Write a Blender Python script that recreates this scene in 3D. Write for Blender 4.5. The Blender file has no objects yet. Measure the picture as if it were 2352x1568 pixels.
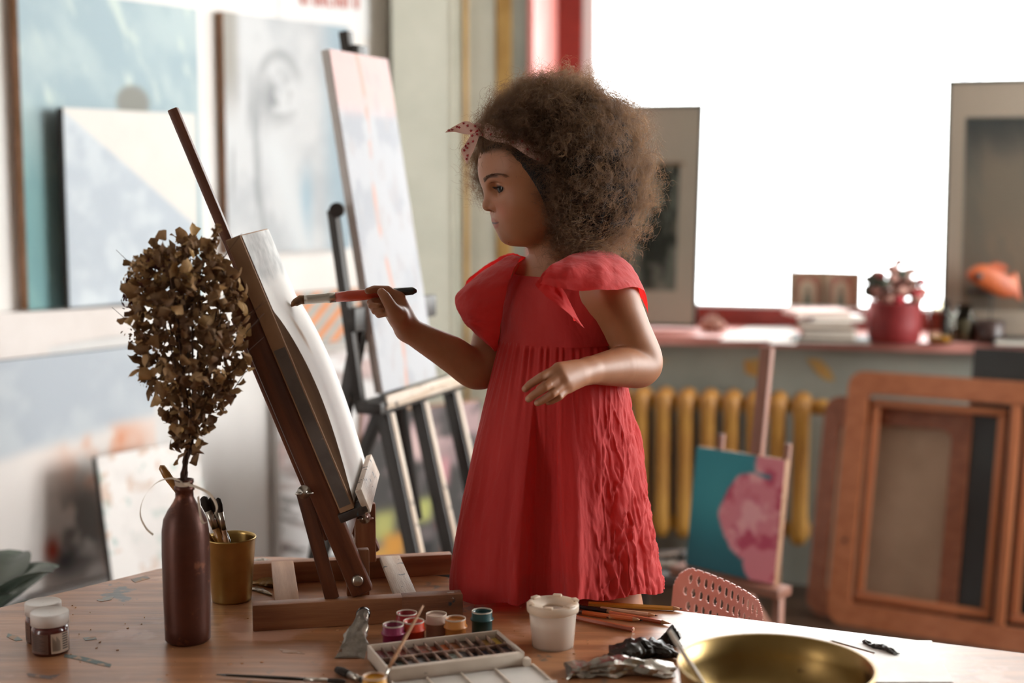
import bpy, bmesh, math, random
import numpy as np
from mathutils import Vector, Matrix, noise as mnoise
random.seed(7); RNG = np.random.default_rng(11)
SC = bpy.context.scene; COL = SC.collection
# ------------------------------------------------------------------ camera, sky, light, exposure
FPX = 3267.0; PITCH = math.atan(359/3267); CAMZ = 1.36
cam = bpy.data.cameras.new('camera'); cam.sensor_width = 36; cam.lens = 50.0
cam.dof.use_dof = True; cam.dof.focus_distance = 2.05; cam.dof.aperture_fstop = 2.2
cam_o = bpy.data.objects.new('camera', cam); COL.objects.link(cam_o)
cam_o.location = (0, 0, CAMZ); cam_o.rotation_euler = (math.pi/2 - PITCH, 0, 0); SC.camera = cam_o
wd = bpy.data.worlds.new('overcast_sky'); SC.world = wd; wd.use_nodes = True
bgn = wd.node_tree.nodes['Background']; bgn.inputs[0].default_value = (1.0, 0.975, 0.95, 1); bgn.inputs[1].default_value = 5.6
SC.view_settings.view_transform = 'Standard'; SC.view_settings.look = 'None'; SC.view_settings.gamma = 1
SC.view_settings.exposure = 0.92; SC.view_settings.use_curve_mapping = False
# window wall axis: the wall runs nearly across the view, its right end nearer
WALL_A = math.radians(15)
WD = Vector((math.cos(WALL_A), -math.sin(WALL_A), 0)); WN = Vector((-math.sin(WALL_A), -math.cos(WALL_A), 0))   # along wall to the right / into the room
W0 = Vector((0.055, 5.00, 0))          # inner wall face at the left window jamb
def WP(s, d, z): return W0 + WD*s - WN*d + Vector((0, 0, z))   # s along the wall, d outwards
def portal(name, c, sx, sz, n):
    l = bpy.data.lights.new(name, 'AREA'); l.shape = 'RECTANGLE'; l.size = sx; l.size_y = sz; l.cycles.is_portal = True
    o = bpy.data.objects.new(name, l); COL.objects.link(o); o.location = c
    o.rotation_euler = Vector(n).to_track_quat('-Z', 'Z').to_euler(); return o
portal('daylight_portal', WP(1.75, .52, 1.93), 3.7, 2.2, WN)
sl = bpy.data.lights.new('side_fill_lamp', 'AREA'); sl.shape = 'RECTANGLE'; sl.size = 1.8; sl.size_y = 2.2; sl.energy = 118; sl.color = (1.0, .97, .93)  # added lamp beyond the unseen side window, brighter than the sky, fills the room
slo = bpy.data.objects.new('side_fill_lamp', sl); COL.objects.link(slo); slo.location = (3.86, 2.95, 1.8); slo.rotation_euler = Vector((-1, 0, 0)).to_track_quat('-Z', 'Z').to_euler()
# ------------------------------------------------------------------ helpers
def ray(px, py):
    u = (784-py)/FPX; cp, sp = math.cos(PITCH), math.sin(PITCH)
    return (px-1176)/FPX, cp+u*sp, -sp+u*cp
def T(px, py, z=.75):
    a, b, c = ray(px, py); t = (z-CAMZ)/c; return Vector((a*t, b*t, z))
def D(px, py, Y):
    a, b, c = ray(px, py); t = Y/b; return Vector((a*t, Y, CAMZ+c*t))
def lin(c):
    c = np.asarray(c, float); return np.where(c <= .04045, c/12.92, ((c+.055)/1.055)**2.4)
def hx(s): return tuple(int(s[i:i+2], 16)/255 for i in (0, 2, 4))
def L4(c):
    if isinstance(c, str): c = hx(c)
    return (*[float(v) for v in lin(c)], 1.0)
def _hash(ix, iy, seed):
    n = (ix*374761393 + iy*668265263 + seed*974634777) & 0x7fffffff
    n = ((n ^ (n >> 13))*1274126177) & 0x7fffffff
    return ((n ^ (n >> 16)) & 0xffff)/65535.0
def vnoise(x, y, seed=0):
    x = np.asarray(x, float); y = np.asarray(y, float)
    ix = np.floor(x).astype(np.int64); iy = np.floor(y).astype(np.int64)
    fx = x-ix; fy = y-iy; fx = fx*fx*(3-2*fx); fy = fy*fy*(3-2*fy)
    a = _hash(ix, iy, seed); b = _hash(ix+1, iy, seed); c = _hash(ix, iy+1, seed); d = _hash(ix+1, iy+1, seed)
    return (a*(1-fx)+b*fx)*(1-fy)+(c*(1-fx)+d*fx)*fy
def fbm(x, y, seed=0, o=4):
    s = 0; a = .5; 
    for i in range(o):
        s = s+a*vnoise(np.asarray(x)*2**i, np.asarray(y)*2**i, seed+i*17); a *= .5
    return s/(1-.5**o)
def sst(a, b, x):
    t = np.clip((np.asarray(x, float)-a)/(b-a), 0, 1); return t*t*(3-2*t)
WMAT = {}
def wm(o): return WMAT.get(o.name, Matrix.Identity(4))
def mesh_from(name, V, F, colors=None, smooth=True, uv=None):
    me = bpy.data.meshes.new(name)
    V = np.asarray(V, np.float32)
    if isinstance(F, np.ndarray):
        me.vertices.add(len(V)); me.vertices.foreach_set('co', V.ravel())
        k = F.shape[1]; me.loops.add(F.size); me.loops.foreach_set('vertex_index', F.astype(np.int32).ravel())
        me.polygons.add(len(F)); me.polygons.foreach_set('loop_start', np.arange(0, F.size, k, dtype=np.int32))
        me.update(calc_edges=True); me.validate()
    else:
        me.from_pydata([tuple(v) for v in V.tolist()], [], [tuple(f) for f in F]); me.update()
    if smooth: me.polygons.foreach_set('use_smooth', [True]*len(me.polygons))
    if colors is not None:
        at = me.color_attributes.new('Col', 'FLOAT_COLOR', 'POINT')
        c = np.ones((len(me.vertices), 4), np.float32); c[:, :3] = lin(np.clip(colors, 0, 1)); at.data.foreach_set('color', c.ravel())
    return me
class MB:
    """collects shapes for one mesh"""
    def __init__(s): s.V = []; s.F = []
    def raw(s, V, F):
        n = len(s.V); s.V += [Vector(v) for v in V]; s.F += [tuple(i+n for i in f) for f in F]; return s
    def box(s, c, d, R=None, bev=0):
        bm = bmesh.new(); bmesh.ops.create_cube(bm, size=1)
        for v in bm.verts: v.co = Vector((v.co.x*d[0], v.co.y*d[1], v.co.z*d[2]))
        if bev: bmesh.ops.bevel(bm, geom=list(bm.edges), offset=bev, segments=2, profile=.5, affect='EDGES')
        R = R or Matrix.Identity(3); c = Vector(c)
        bm.verts.index_update(); s.raw([R @ v.co + c for v in bm.verts], [[v.index for v in f.verts] for f in bm.faces]); bm.free(); return s
    def beam(s, A, B, w, h, up=(0, 0, 1), bev=0):
        A = Vector(A); B = Vector(B); x = (B-A); L = x.length; x.normalize(); u = Vector(up); y = u.cross(x).normalized(); z = x.cross(y)
        R = Matrix((x, y, z)).transposed(); return s.box((A+B)/2, (L, w, h), R, bev)
    def lathe(s, prof, n=32, c=(0, 0, 0), R=None, cap=True, wob=None):
        c = Vector(c); R = R or Matrix.Identity(3); V = []; F = []
        for j, (r, z) in enumerate(prof):
            for i in range(n):
                a = 2*math.pi*i/n; rr = r*(wob(a, j) if wob else 1); V.append(R @ Vector((rr*math.cos(a), rr*math.sin(a), z))+c)
        for j in range(len(prof)-1):
            for i in range(n):
                k = (i+1) % n; F.append((j*n+i, j*n+k, (j+1)*n+k, (j+1)*n+i))
        if cap: F.append(tuple(range(n-1, -1, -1))); m = (len(prof)-1)*n; F.append(tuple(range(m, m+n)))
        return s.raw(V, F)
    def tube(s, pts, rad, n=8, cap=True):
        pts = [Vector(p) for p in pts]; m = len(pts)
        if not hasattr(rad, '__len__'): rad = [rad]*m
        V = []; F = []; up = None
        for j, p in enumerate(pts):
            t = (pts[min(j+1, m-1)]-pts[max(j-1, 0)]).normalized()
            if up is None: up = Vector((0, 0, 1)) if abs(t.z) < .9 else Vector((1, 0, 0))
            x = up.cross(t).normalized(); up = t.cross(x).normalized()
            for i in range(n):
                a = 2*math.pi*i/n; V.append(p+(x*math.cos(a)+up*math.sin(a))*rad[j])
        for j in range(m-1):
            for i in range(n):
                k = (i+1) % n; F.append((j*n+i, j*n+k, (j+1)*n+k, (j+1)*n+i))
        if cap: F.append(tuple(range(n-1, -1, -1))); q = (m-1)*n; F.append(tuple(range(q, q+n)))
        return s.raw(V, F)
    def prism(s, poly, depth, R=None, c=(0, 0, 0)):
        """polygon in local xy, extruded along local z"""
        R = R or Matrix.Identity(3); c = Vector(c); n = len(poly)
        V = [R @ Vector((x, y, 0))+c for x, y in poly]+[R @ Vector((x, y, depth))+c for x, y in poly]
        F = [tuple(range(n-1, -1, -1)), tuple(range(n, 2*n))]+[(i, (i+1) % n, n+(i+1) % n, n+i) for i in range(n)]
        return s.raw(V, F)
    def grid(s, P):
        """P[j][i] points"""
        n = len(P[0]); V = [p for r in P for p in r]; F = []
        for j in range(len(P)-1):
            for i in range(n-1): F.append((j*n+i, j*n+i+1, (j+1)*n+i+1, (j+1)*n+i))
        return s.raw(V, F)
    def bounds(s):
        a = np.array([v[:] for v in s.V]); return a.min(0), a.max(0)
def add(name, mb, mat, parent=None, M=None, smooth=False, auto=True, kind=None):
    """link one mesh object; M is its world matrix (mesh coordinates are local to M)"""
    if isinstance(mb, MB):
        me = mesh_from(name, [v[:] for v in mb.V], mb.F, smooth=smooth or auto)
    else: me = mb
    if M is None:
        M = Matrix.Identity(4)
        if parent is None and len(me.vertices):
            a = np.empty(len(me.vertices)*3, np.float32); me.vertices.foreach_get('co', a); a = a.reshape(-1, 3)
            lo, hi = a.min(0), a.max(0); c = Vector(((lo[0]+hi[0])/2, (lo[1]+hi[1])/2, lo[2])); c = Vector([float(v) for v in c])
            me.transform(Matrix.Translation(-c)); M = Matrix.Translation(c)
    o = bpy.data.objects.new(name, me); COL.objects.link(o)
    if mat is not None: me.materials.append(MAT[mat] if isinstance(mat, str) else mat)
    if auto and not smooth: 
        for e in me.edges: pass
        try: me.set_sharp_from_angle(angle=math.radians(35))
        except Exception: pass
    if parent is not None: o.parent = parent; o.matrix_basis = wm(parent).inverted() @ M
    else: o.matrix_basis = M
    WMAT[o.name] = M.copy()
    if kind: o['kind'] = kind
    return o
def tag(o, label, cat, group=None):
    o['label'] = label; o['category'] = cat
    if group: o['group'] = group
    return o
def thing(name, label, cat, loc=(0, 0, 0), group=None, M=None):
    o = bpy.data.objects.new(name, None); COL.objects.link(o); o.empty_display_size = .02
    M = M or Matrix.Translation(Vector(loc)); o.matrix_basis = M; WMAT[o.name] = M.copy(); return tag(o, label, cat, group)
def struct(o): o['kind'] = 'structure'; return o
def frameM(o, x, y):
    """matrix with origin o, x axis along x, y close to y"""
    x = Vector(x).normalized(); z = x.cross(Vector(y)).normalized(); y = z.cross(x)
    m = Matrix((x, y, z)).transposed().to_4x4(); m.translation = Vector(o); return m
def beam(name, A, B, w, h, mat, parent=None, up=(0, 0, 1), bev=.002):
    """a bar with its length along its own x axis (grain follows it)"""
    A = Vector(A); B = Vector(B); x = (B-A); L = x.length; x.normalize(); y = Vector(up).cross(x).normalized()
    M = frameM((A+B)/2, x, y); return add(name, MB().box((0, 0, 0), (L, w, h), bev=bev), mat, parent, M)
# ------------------------------------------------------------------ materials
MAT = {}
def mat(name, c1, rough=.6, c2=None, nscale=8, stretch=(1, 1, 1), lo=.35, hi=.65, bump=0, bscale=60, bstretch=None, metal=0, spec=.5,
        c3=None, n3=20, lo3=.6, hi3=.68, c4=None, n4=9, lo4=.64, hi4=.7, coat=0, trans=0, sss=0, ssc=None, vcol=False, tl=0, tlc=None, alpha=1, detail=5, rvar=0, sheen=0):
    m = bpy.data.materials.new(name); m.use_nodes = True; nt = m.node_tree; N = nt.nodes; Lk = nt.links; b = N['Principled BSDF']; out = N['Material Output']
    tc = N.new('ShaderNodeTexCoord')
    def noise(sc, st, w=0, det=detail):
        mp = N.new('ShaderNodeMapping'); mp.inputs['Scale'].default_value = st; mp.inputs['Location'].default_value = (w, w*1.7, w*.6); Lk.new(tc.outputs['Object'], mp.inputs[0])
        n = N.new('ShaderNodeTexNoise'); n.inputs['Scale'].default_value = sc; n.inputs['Detail'].default_value = det; n.inputs['Roughness'].default_value = .6; Lk.new(mp.outputs[0], n.inputs[0]); return n
    def ramp(fac, a, z):
        r = N.new('ShaderNodeMapRange'); r.inputs['From Min'].default_value = a; r.inputs['From Max'].default_value = z; r.interpolation_type = 'SMOOTHSTEP'; Lk.new(fac, r.inputs[0]); return r.outputs[0]
    def mix(f, a, bcol):
        x = N.new('ShaderNodeMix'); x.data_type = 'RGBA'; Lk.new(f, x.inputs[0])
        if isinstance(a, tuple): x.inputs[6].default_value = a
        else: Lk.new(a, x.inputs[6])
        if isinstance(bcol, tuple): x.inputs[7].default_value = bcol
        else: Lk.new(bcol, x.inputs[7])
        return x.outputs[2]
    cur = L4(c1)
    if vcol:
        a = N.new('ShaderNodeVertexColor'); a.layer_name = 'Col'; cur = a.outputs[0]
    if c2 is not None: cur = mix(ramp(noise(nscale, stretch).outputs[0], lo, hi), cur, L4(c2))
    if c3 is not None: cur = mix(ramp(noise(n3, (1, 1, 1), 3.1).outputs[0], lo3, hi3), cur, L4(c3))
    if c4 is not None: cur = mix(ramp(noise(n4, (1, 1, 1), 7.7).outputs[0], lo4, hi4), cur, L4(c4))
    if isinstance(cur, tuple): b.inputs['Base Color'].default_value = cur
    else: Lk.new(cur, b.inputs['Base Color'])
    b.inputs['Roughness'].default_value = rough; b.inputs['Metallic'].default_value = metal; b.inputs['Specular IOR Level'].default_value = spec
    if rvar:
        n = noise(nscale*1.5, stretch, 5.5); rr = N.new('ShaderNodeMapRange'); rr.inputs['To Min'].default_value = rough-rvar; rr.inputs['To Max'].default_value = rough+rvar; Lk.new(n.outputs[0], rr.inputs[0]); Lk.new(rr.outputs[0], b.inputs['Roughness'])
    if coat: b.inputs['Coat Weight'].default_value = coat; b.inputs['Coat Roughness'].default_value = .15
    if trans: b.inputs['Transmission Weight'].default_value = trans
    if sheen: b.inputs['Sheen Weight'].default_value = sheen
    if sss:
        b.inputs['Subsurface Weight'].default_value = sss; b.inputs['Subsurface Radius'].default_value = (1, .35, .2); b.inputs['Subsurface Scale'].default_value = ssc or .004
    if alpha < 1: b.inputs['Alpha'].default_value = alpha
    if bump:
        bn = noise(bscale, bstretch or stretch, 1.3); bp = N.new('ShaderNodeBump'); bp.inputs['Strength'].default_value = bump; bp.inputs['Distance'].default_value = .004
        Lk.new(bn.outputs[0], bp.inputs['Height']); Lk.new(bp.outputs[0], b.inputs['Normal'])
    if tl:
        t = N.new('ShaderNodeBsdfTranslucent'); s = N.new('ShaderNodeMixShader'); s.inputs[0].default_value = tl
        if tlc is not None: t.inputs[0].default_value = L4(tlc)
        elif isinstance(cur, tuple): t.inputs[0].default_value = cur
        else: Lk.new(cur, t.inputs[0])
        Lk.new(b.outputs[0], s.inputs[1]); Lk.new(t.outputs[0], s.inputs[2]); Lk.new(s.outputs[0], out.inputs[0])
    MAT[name] = m; return m
def glassmat(name, tint, refl=.08, rough=.02):
    m = bpy.data.materials.new(name); m.use_nodes = True; nt = m.node_tree; N = nt.nodes; Lk = nt.links; N.remove(N['Principled BSDF']); out = N['Material Output']
    t = N.new('ShaderNodeBsdfTransparent'); t.inputs[0].default_value = L4(tint); g = N.new('ShaderNodeBsdfGlossy'); g.inputs['Roughness'].default_value = rough
    fr = N.new('ShaderNodeLayerWeight'); fr.inputs[0].default_value = refl*2.5; s = N.new('ShaderNodeMixShader'); Lk.new(fr.outputs['Fresnel'], s.inputs[0]); Lk.new(t.outputs[0], s.inputs[1]); Lk.new(g.outputs[0], s.inputs[2]); Lk.new(s.outputs[0], out.inputs[0])
    MAT[name] = m
mat('wall_white', 'f5f1ee', .85, 'eee8e3', 2.2, bump=.08, bscale=30)
mat('wall_grey', '8d8d83', .85, '9b9a8f', 2.5, c3='c98f3e', n3=2.4, lo3=.66, hi3=.70, bump=.12, bscale=25)
mat('wall_cream', 'd7d4c4', .8, 'c9c8b8', 3, bump=.06, bscale=25)
mat('plaster', '7d7368', .9, '73695e', 1.5); mat('ceiling_paint', 'a8a096', .9)
mat('floor_wood', '4a3527', .5, '2f2119', 5, (1, 8, 1), bump=.1, bscale=20)
mat('mustard_paint', 'bb9350', .5, 'a37a3a', 6, bump=.1, bscale=25)
mat('salmon_paint', 'd98d85', .55, 'cf7c74', 4)
mat('dark_red_paint', '8c2d22', .5, '7a241b', 5)
mat('sill_pink', 'cf9187', .45, 'c27f75', 4)
mat('white_paint', 'e4e2df', .5)
glassmat('window_glass', 'f6f9fa', .04)
mat('table_wood', 'b07a54', .31, '875a3d', 5, (1.0, 11, 1), .28, .72, bump=.10, bscale=55, bstretch=(.5, 4, 1), c3='5d5650', n3=11, lo3=.63, hi3=.67, c4='b98b74', n4=7, lo4=.56, hi4=.66, rvar=.06, spec=.7)
mat('table_edge', '8a6248', .5, '6d4a35', 8, (1, 1, 20))
mat('wood_dark', '6d3d24', .42, '4e2918', 7, (.7, 10, 10), .3, .7, bump=.15, bscale=30, bstretch=(.6, 10, 10))
mat('wood_mid', '9a6543', .45, '7b4c30', 7, (.7, 10, 10), .3, .7, bump=.15, bscale=30, bstretch=(.6, 10, 10))
mat('wood_light', 'b98a66', .5, '9d6e4b', 6, (.7, 9, 9), .3, .7, bump=.12, bscale=30, bstretch=(.6, 9, 9))
mat('wood_orange', 'b87149', .5, 'a5603b', 5, (.6, 8, 8), .3, .7, bump=.08, bscale=25, bstretch=(.6, 8, 8))
mat('wood_paint_stained', '8a5a3d', .5, '6a4430', 7, (.7, 9, 9), c3='b9b2a8', n3=34, lo3=.62, hi3=.66, c4='22303a', n4=18, lo4=.60, hi4=.64, bump=.3, bscale=60)
mat('wood_white_stained', 'cdbfb0', .55, 'b49a83', 7, (.7, 9, 9), c3='3b3a38', n3=45, lo3=.60, hi3=.64, bump=.3, bscale=70)
mat('black_wood', '2a2420', .5, '3a332e', 8, (.7, 6, 6), bump=.1, bscale=30)
mat('steel', 'b9b2a8', .28, metal=1)
mat('dark_metal', '26221f', .45)
# ------------------------------------------------------------------ the room
CORNER = W0 + WD*(-.51) ; CORNER = Vector((CORNER.x, CORNER.y, 0))
LD = Vector((-math.sin(math.radians(37)), -math.cos(math.radians(37)), 0))   # left wall, from the corner towards the camera side
LN = Vector((math.cos(math.radians(37)), -math.sin(math.radians(37)), 0))    # its normal into the room
def LP(s, d, z): return CORNER + LD*s + LN*d + Vector((0, 0, z))
CEIL = 3.1; XR = 3.6; YB = -1.6
fl = MB().raw([(-5, YB, 0), (XR, YB, 0), (XR, 6, 0), (-5, 6, 0), (-5, YB, -.05), (XR, YB, -.05), (XR, 6, -.05), (-5, 6, -.05)],
              [(0, 1, 2, 3), (7, 6, 5, 4), (0, 4, 5, 1), (1, 5, 6, 2), (2, 6, 7, 3), (3, 7, 4, 0)])
struct(add('floor', fl, 'floor_wood'))
ce = MB().box((-.7, 2.2, CEIL+.05), (8.6, 7.7, .1)); struct(add('ceiling', ce, 'ceiling_paint'))
def wallbox(mb, A, Bv, n, th, z0, z1):
    """wall slab from A to B; n points into the room"""
    A = Vector(A); Bv = Vector(Bv); n = Vector(n); q = [A, Bv, Bv-n*th, A-n*th]
    V = [Vector((p.x, p.y, z0)) for p in q]+[Vector((p.x, p.y, z1)) for p in q]
    mb.raw(V, [(3, 2, 1, 0), (4, 5, 6, 7), (0, 1, 5, 4), (1, 2, 6, 5), (2, 3, 7, 6), (3, 0, 4, 7)])
m = MB(); wallbox(m, LP(7.3, 0, 0), CORNER, LN, .2, 0, CEIL); struct(add('wall_left', m, 'wall_white'))
# window wall: pier left of the opening, parapet below, lintel above
m = MB(); wallbox(m, WP(-.51, 0, 0), WP(0, 0, 0), WN, .5, 0, CEIL); wallbox(m, WP(0, 0, 0), WP(3.55, 0, 0), WN, .5, 0, .82)
wallbox(m, WP(0, 0, 0), WP(3.55, 0, 0), WN, .5, 3.0, CEIL); struct(add('wall_back', m, 'wall_grey'))
m = MB(); wallbox(m, (XR, 4.2, 0), (XR, 3.9, 0), (-1, 0, 0), .2, 0, CEIL); wallbox(m, (XR, 2.0, 0), (XR, YB, 0), (-1, 0, 0), .2, 0, CEIL)
wallbox(m, (XR, 3.9, 0), (XR, 2.0, 0), (-1, 0, 0), .2, 0, .65); wallbox(m, (XR, 3.9, 0), (XR, 2.0, 0), (-1, 0, 0), .2, 2.95, CEIL); struct(add('wall_right', m, 'plaster'))
m = MB(); wallbox(m, (XR, YB, 0), (-5, YB, 0), (0, 1, 0), .2, 0, CEIL); struct(add('wall_front', m, 'plaster'))
# salmon jamb lining and sill
m = MB()
V = [WP(.0, -.004, .82), WP(.02, -.004, .82), WP(.02, .42, .82), WP(.0, .42, .82)]
m.raw(V+[v+Vector((0, 0, 2.18)) for v in V], [(3, 2, 1, 0), (4, 5, 6, 7), (0, 1, 5, 4), (1, 2, 6, 5), (2, 3, 7, 6), (3, 0, 4, 7)])
struct(add('trim_1', m, 'salmon_paint'))
m = MB(); a = MB()
P = [(-.0, -.05), (3.5, -.05), (3.5, .40), (.0, .40)]
V = [WP(s, d, .82) for s, d in P]; m.raw(V+[v+Vector((0, 0, .03)) for v in V], [(3, 2, 1, 0), (4, 5, 6, 7), (0, 1, 5, 4), (1, 2, 6, 5), (2, 3, 7, 6), (3, 0, 4, 7)])
struct(add('trim_2', m, 'sill_pink')); SILLZ = .85
# window
win = thing('window_1', 'large bright window above the radiator', 'window', WP(1.7, .42, .89)); del win['category']; del win['label']; win['kind'] = 'structure'
def wbar(name, s0, s1, d0, d1, z0, z1, mt, par):
    V = [WP(s, d, z0) for s, d in ((s0, d0), (s1, d0), (s1, d1), (s0, d1))]
    mb = MB().raw(V+[v+Vector((0, 0, z1-z0)) for v in V], [(3, 2, 1, 0), (4, 5, 6, 7), (0, 1, 5, 4), (1, 2, 6, 5), (2, 3, 7, 6), (3, 0, 4, 7)])
    return add(name, mb, mt, par)
wbar('window_frame', .02, .11, .36, .44, .85, 3.0, 'dark_red_paint', win)
wbar('window_frame', .11, 3.5, .36, .44, .85, .915, 'dark_red_paint', win)
wbar('window_frame', .11, 3.5, .36, .44, 2.93, 3.0, 'dark_red_paint', win)
wbar('window_frame', 3.4, 3.5, .36, .44, .915, 2.93, 'dark_red_paint', win)
for s0, s1 in ((.11, 1.78), (1.78, 3.4)):
    sa = wbar('sash', s0, s0+.045, .385, .43, .915, 2.93, 'white_paint', win)
    wbar('sash', s1-.045, s1, .385, .43, .915, 2.93, 'white_paint', win)
    wbar('sash', s0+.045, s1-.045, .385, .43, .915, .925, 'white_paint', win)
    wbar('pane', s0+.045, s1-.045, .40, .406, .925, 2.93, 'window_glass', win)
w2 = thing('added_window', 'side window', 'window', (XR, 2.95, .65)); del w2['category']; del w2['label']; w2['kind'] = 'structure'  # out of view, added and sized to let extra light in from the right
for y0, y1, z0, z1 in ((2.0, 3.9, .65, .73), (2.0, 3.9, 2.87, 2.95), (2.0, 2.08, .73, 2.87), (3.82, 3.9, .73, 2.87), (2.91, 2.99, .73, 2.87)):
    add('window_frame', MB().box((XR+.1, (y0+y1)/2, (z0+z1)/2), (.07, y1-y0, z1-z0)), 'white_paint', w2)
for y0, y1 in ((2.08, 2.91), (2.99, 3.82)):
    add('pane', MB().box((XR+.1, (y0+y1)/2, 1.80), (.006, y1-y0, 2.14)), 'window_glass', w2)
# corner: pale boxed pilaster, heating pipe, mustard strip of old paint
m = MB(); q = [WP(-.49, -.02, 0), WP(-.455, -.12, 0), WP(-.27, -.045, 0), WP(-.25, .01, 0), WP(-.49, .01, 0)]
V = [Vector((p.x, p.y, 0)) for p in q]+[Vector((p.x, p.y, CEIL)) for p in q]; n = 5
m.raw(V, [tuple(range(n-1, -1, -1)), tuple(range(n, 2*n))]+[(i, (i+1) % n, n+(i+1) % n, n+i) for i in range(n)])
struct(add('trim_3', m, 'wall_cream'))
pp = WP(-.212, -.045, 0); struct(add('trim_4', MB().tube([pp, pp+Vector((0, 0, CEIL))], .0095, 12), 'mustard_paint', smooth=True))
V = [WP(-.11, -.012, 0), WP(-.06, -.012, 0), WP(-.06, .01, 0), WP(-.11, .01, 0)]
m = MB().raw(V+[v+Vector((0, 0, CEIL)) for v in V], [(3, 2, 1, 0), (4, 5, 6, 7), (0, 1, 5, 4), (1, 2, 6, 5), (2, 3, 7, 6), (3, 0, 4, 7)]); struct(add('trim_5', m, 'mustard_paint'))
V = [WP(-.25, -.008, 0), WP(-.115, -.008, 0), WP(-.115, .005, 0), WP(-.25, .005, 0)]
m = MB().raw(V+[v+Vector((0, 0, CEIL)) for v in V], [(3, 2, 1, 0), (4, 5, 6, 7), (0, 1, 5, 4), (1, 2, 6, 5), (2, 3, 7, 6), (3, 0, 4, 7)]); struct(add('trim_7', m, 'wall_cream'))
# ------------------------------------------------------------------ the table
TZ = .75
tb = thing('worktable', 'large wooden worktable covered in old paint stains', 'table', (0, 1.5, 0))
c0 = T(600, 1268); eR = (T(2352, 1500)-T(1500, 1395)).normalized(); eL = (T(0, 1395)-T(360, 1307)).normalized()
PR = T(1500, 1395)+eR*1.15; PL = T(360, 1307)+eL*.95
pts = []
A = T(360, 1307); Bc = T(1200, 1353)
# rounded far corner
i0 = A; i2 = c0+eR*.18
for k in range(9):
    t = k/8; pts.append(i0*(1-t)**2+Vector((c0.x-.012, c0.y+.028, TZ))*2*t*(1-t)+i2*t*t)
pts += [T(1500, 1395), PR, Vector((PR.x-.15, .55, TZ)), Vector((PL.x+.1, .75, TZ)), PL]
top = MB().prism([(p.x, p.y) for p in reversed(pts)], -.032, c=(0, 0, TZ))
bm = bmesh.new(); tmp = mesh_from('t', [v[:] for v in top.V], top.F, smooth=False); bm.from_mesh(tmp); bmesh.ops.recalc_face_normals(bm, faces=bm.faces); bm.to_mesh(tmp); bm.free(); bpy.data.meshes.remove(tmp) if False else None
add('tabletop', tmp, 'table_wood', tb)
for p in (Vector((-.42, 2.12, 0)), Vector((1.0, 1.5, 0)), Vector((-.8, 1.25, 0)), Vector((.9, .75, 0))):
    beam('leg', p+Vector((0, 0, 0)), p+Vector((0, 0, TZ-.032)), .05, .05, 'table_edge', tb, up=(1, 0, 0))
beam('apron', (-.42, 2.12, .68), (1.0, 1.5, .68), .022, .07, 'table_edge', tb); beam('apron', (-.42, 2.12, .68), (-.8, 1.25, .68), .022, .07, 'table_edge', tb)
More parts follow.
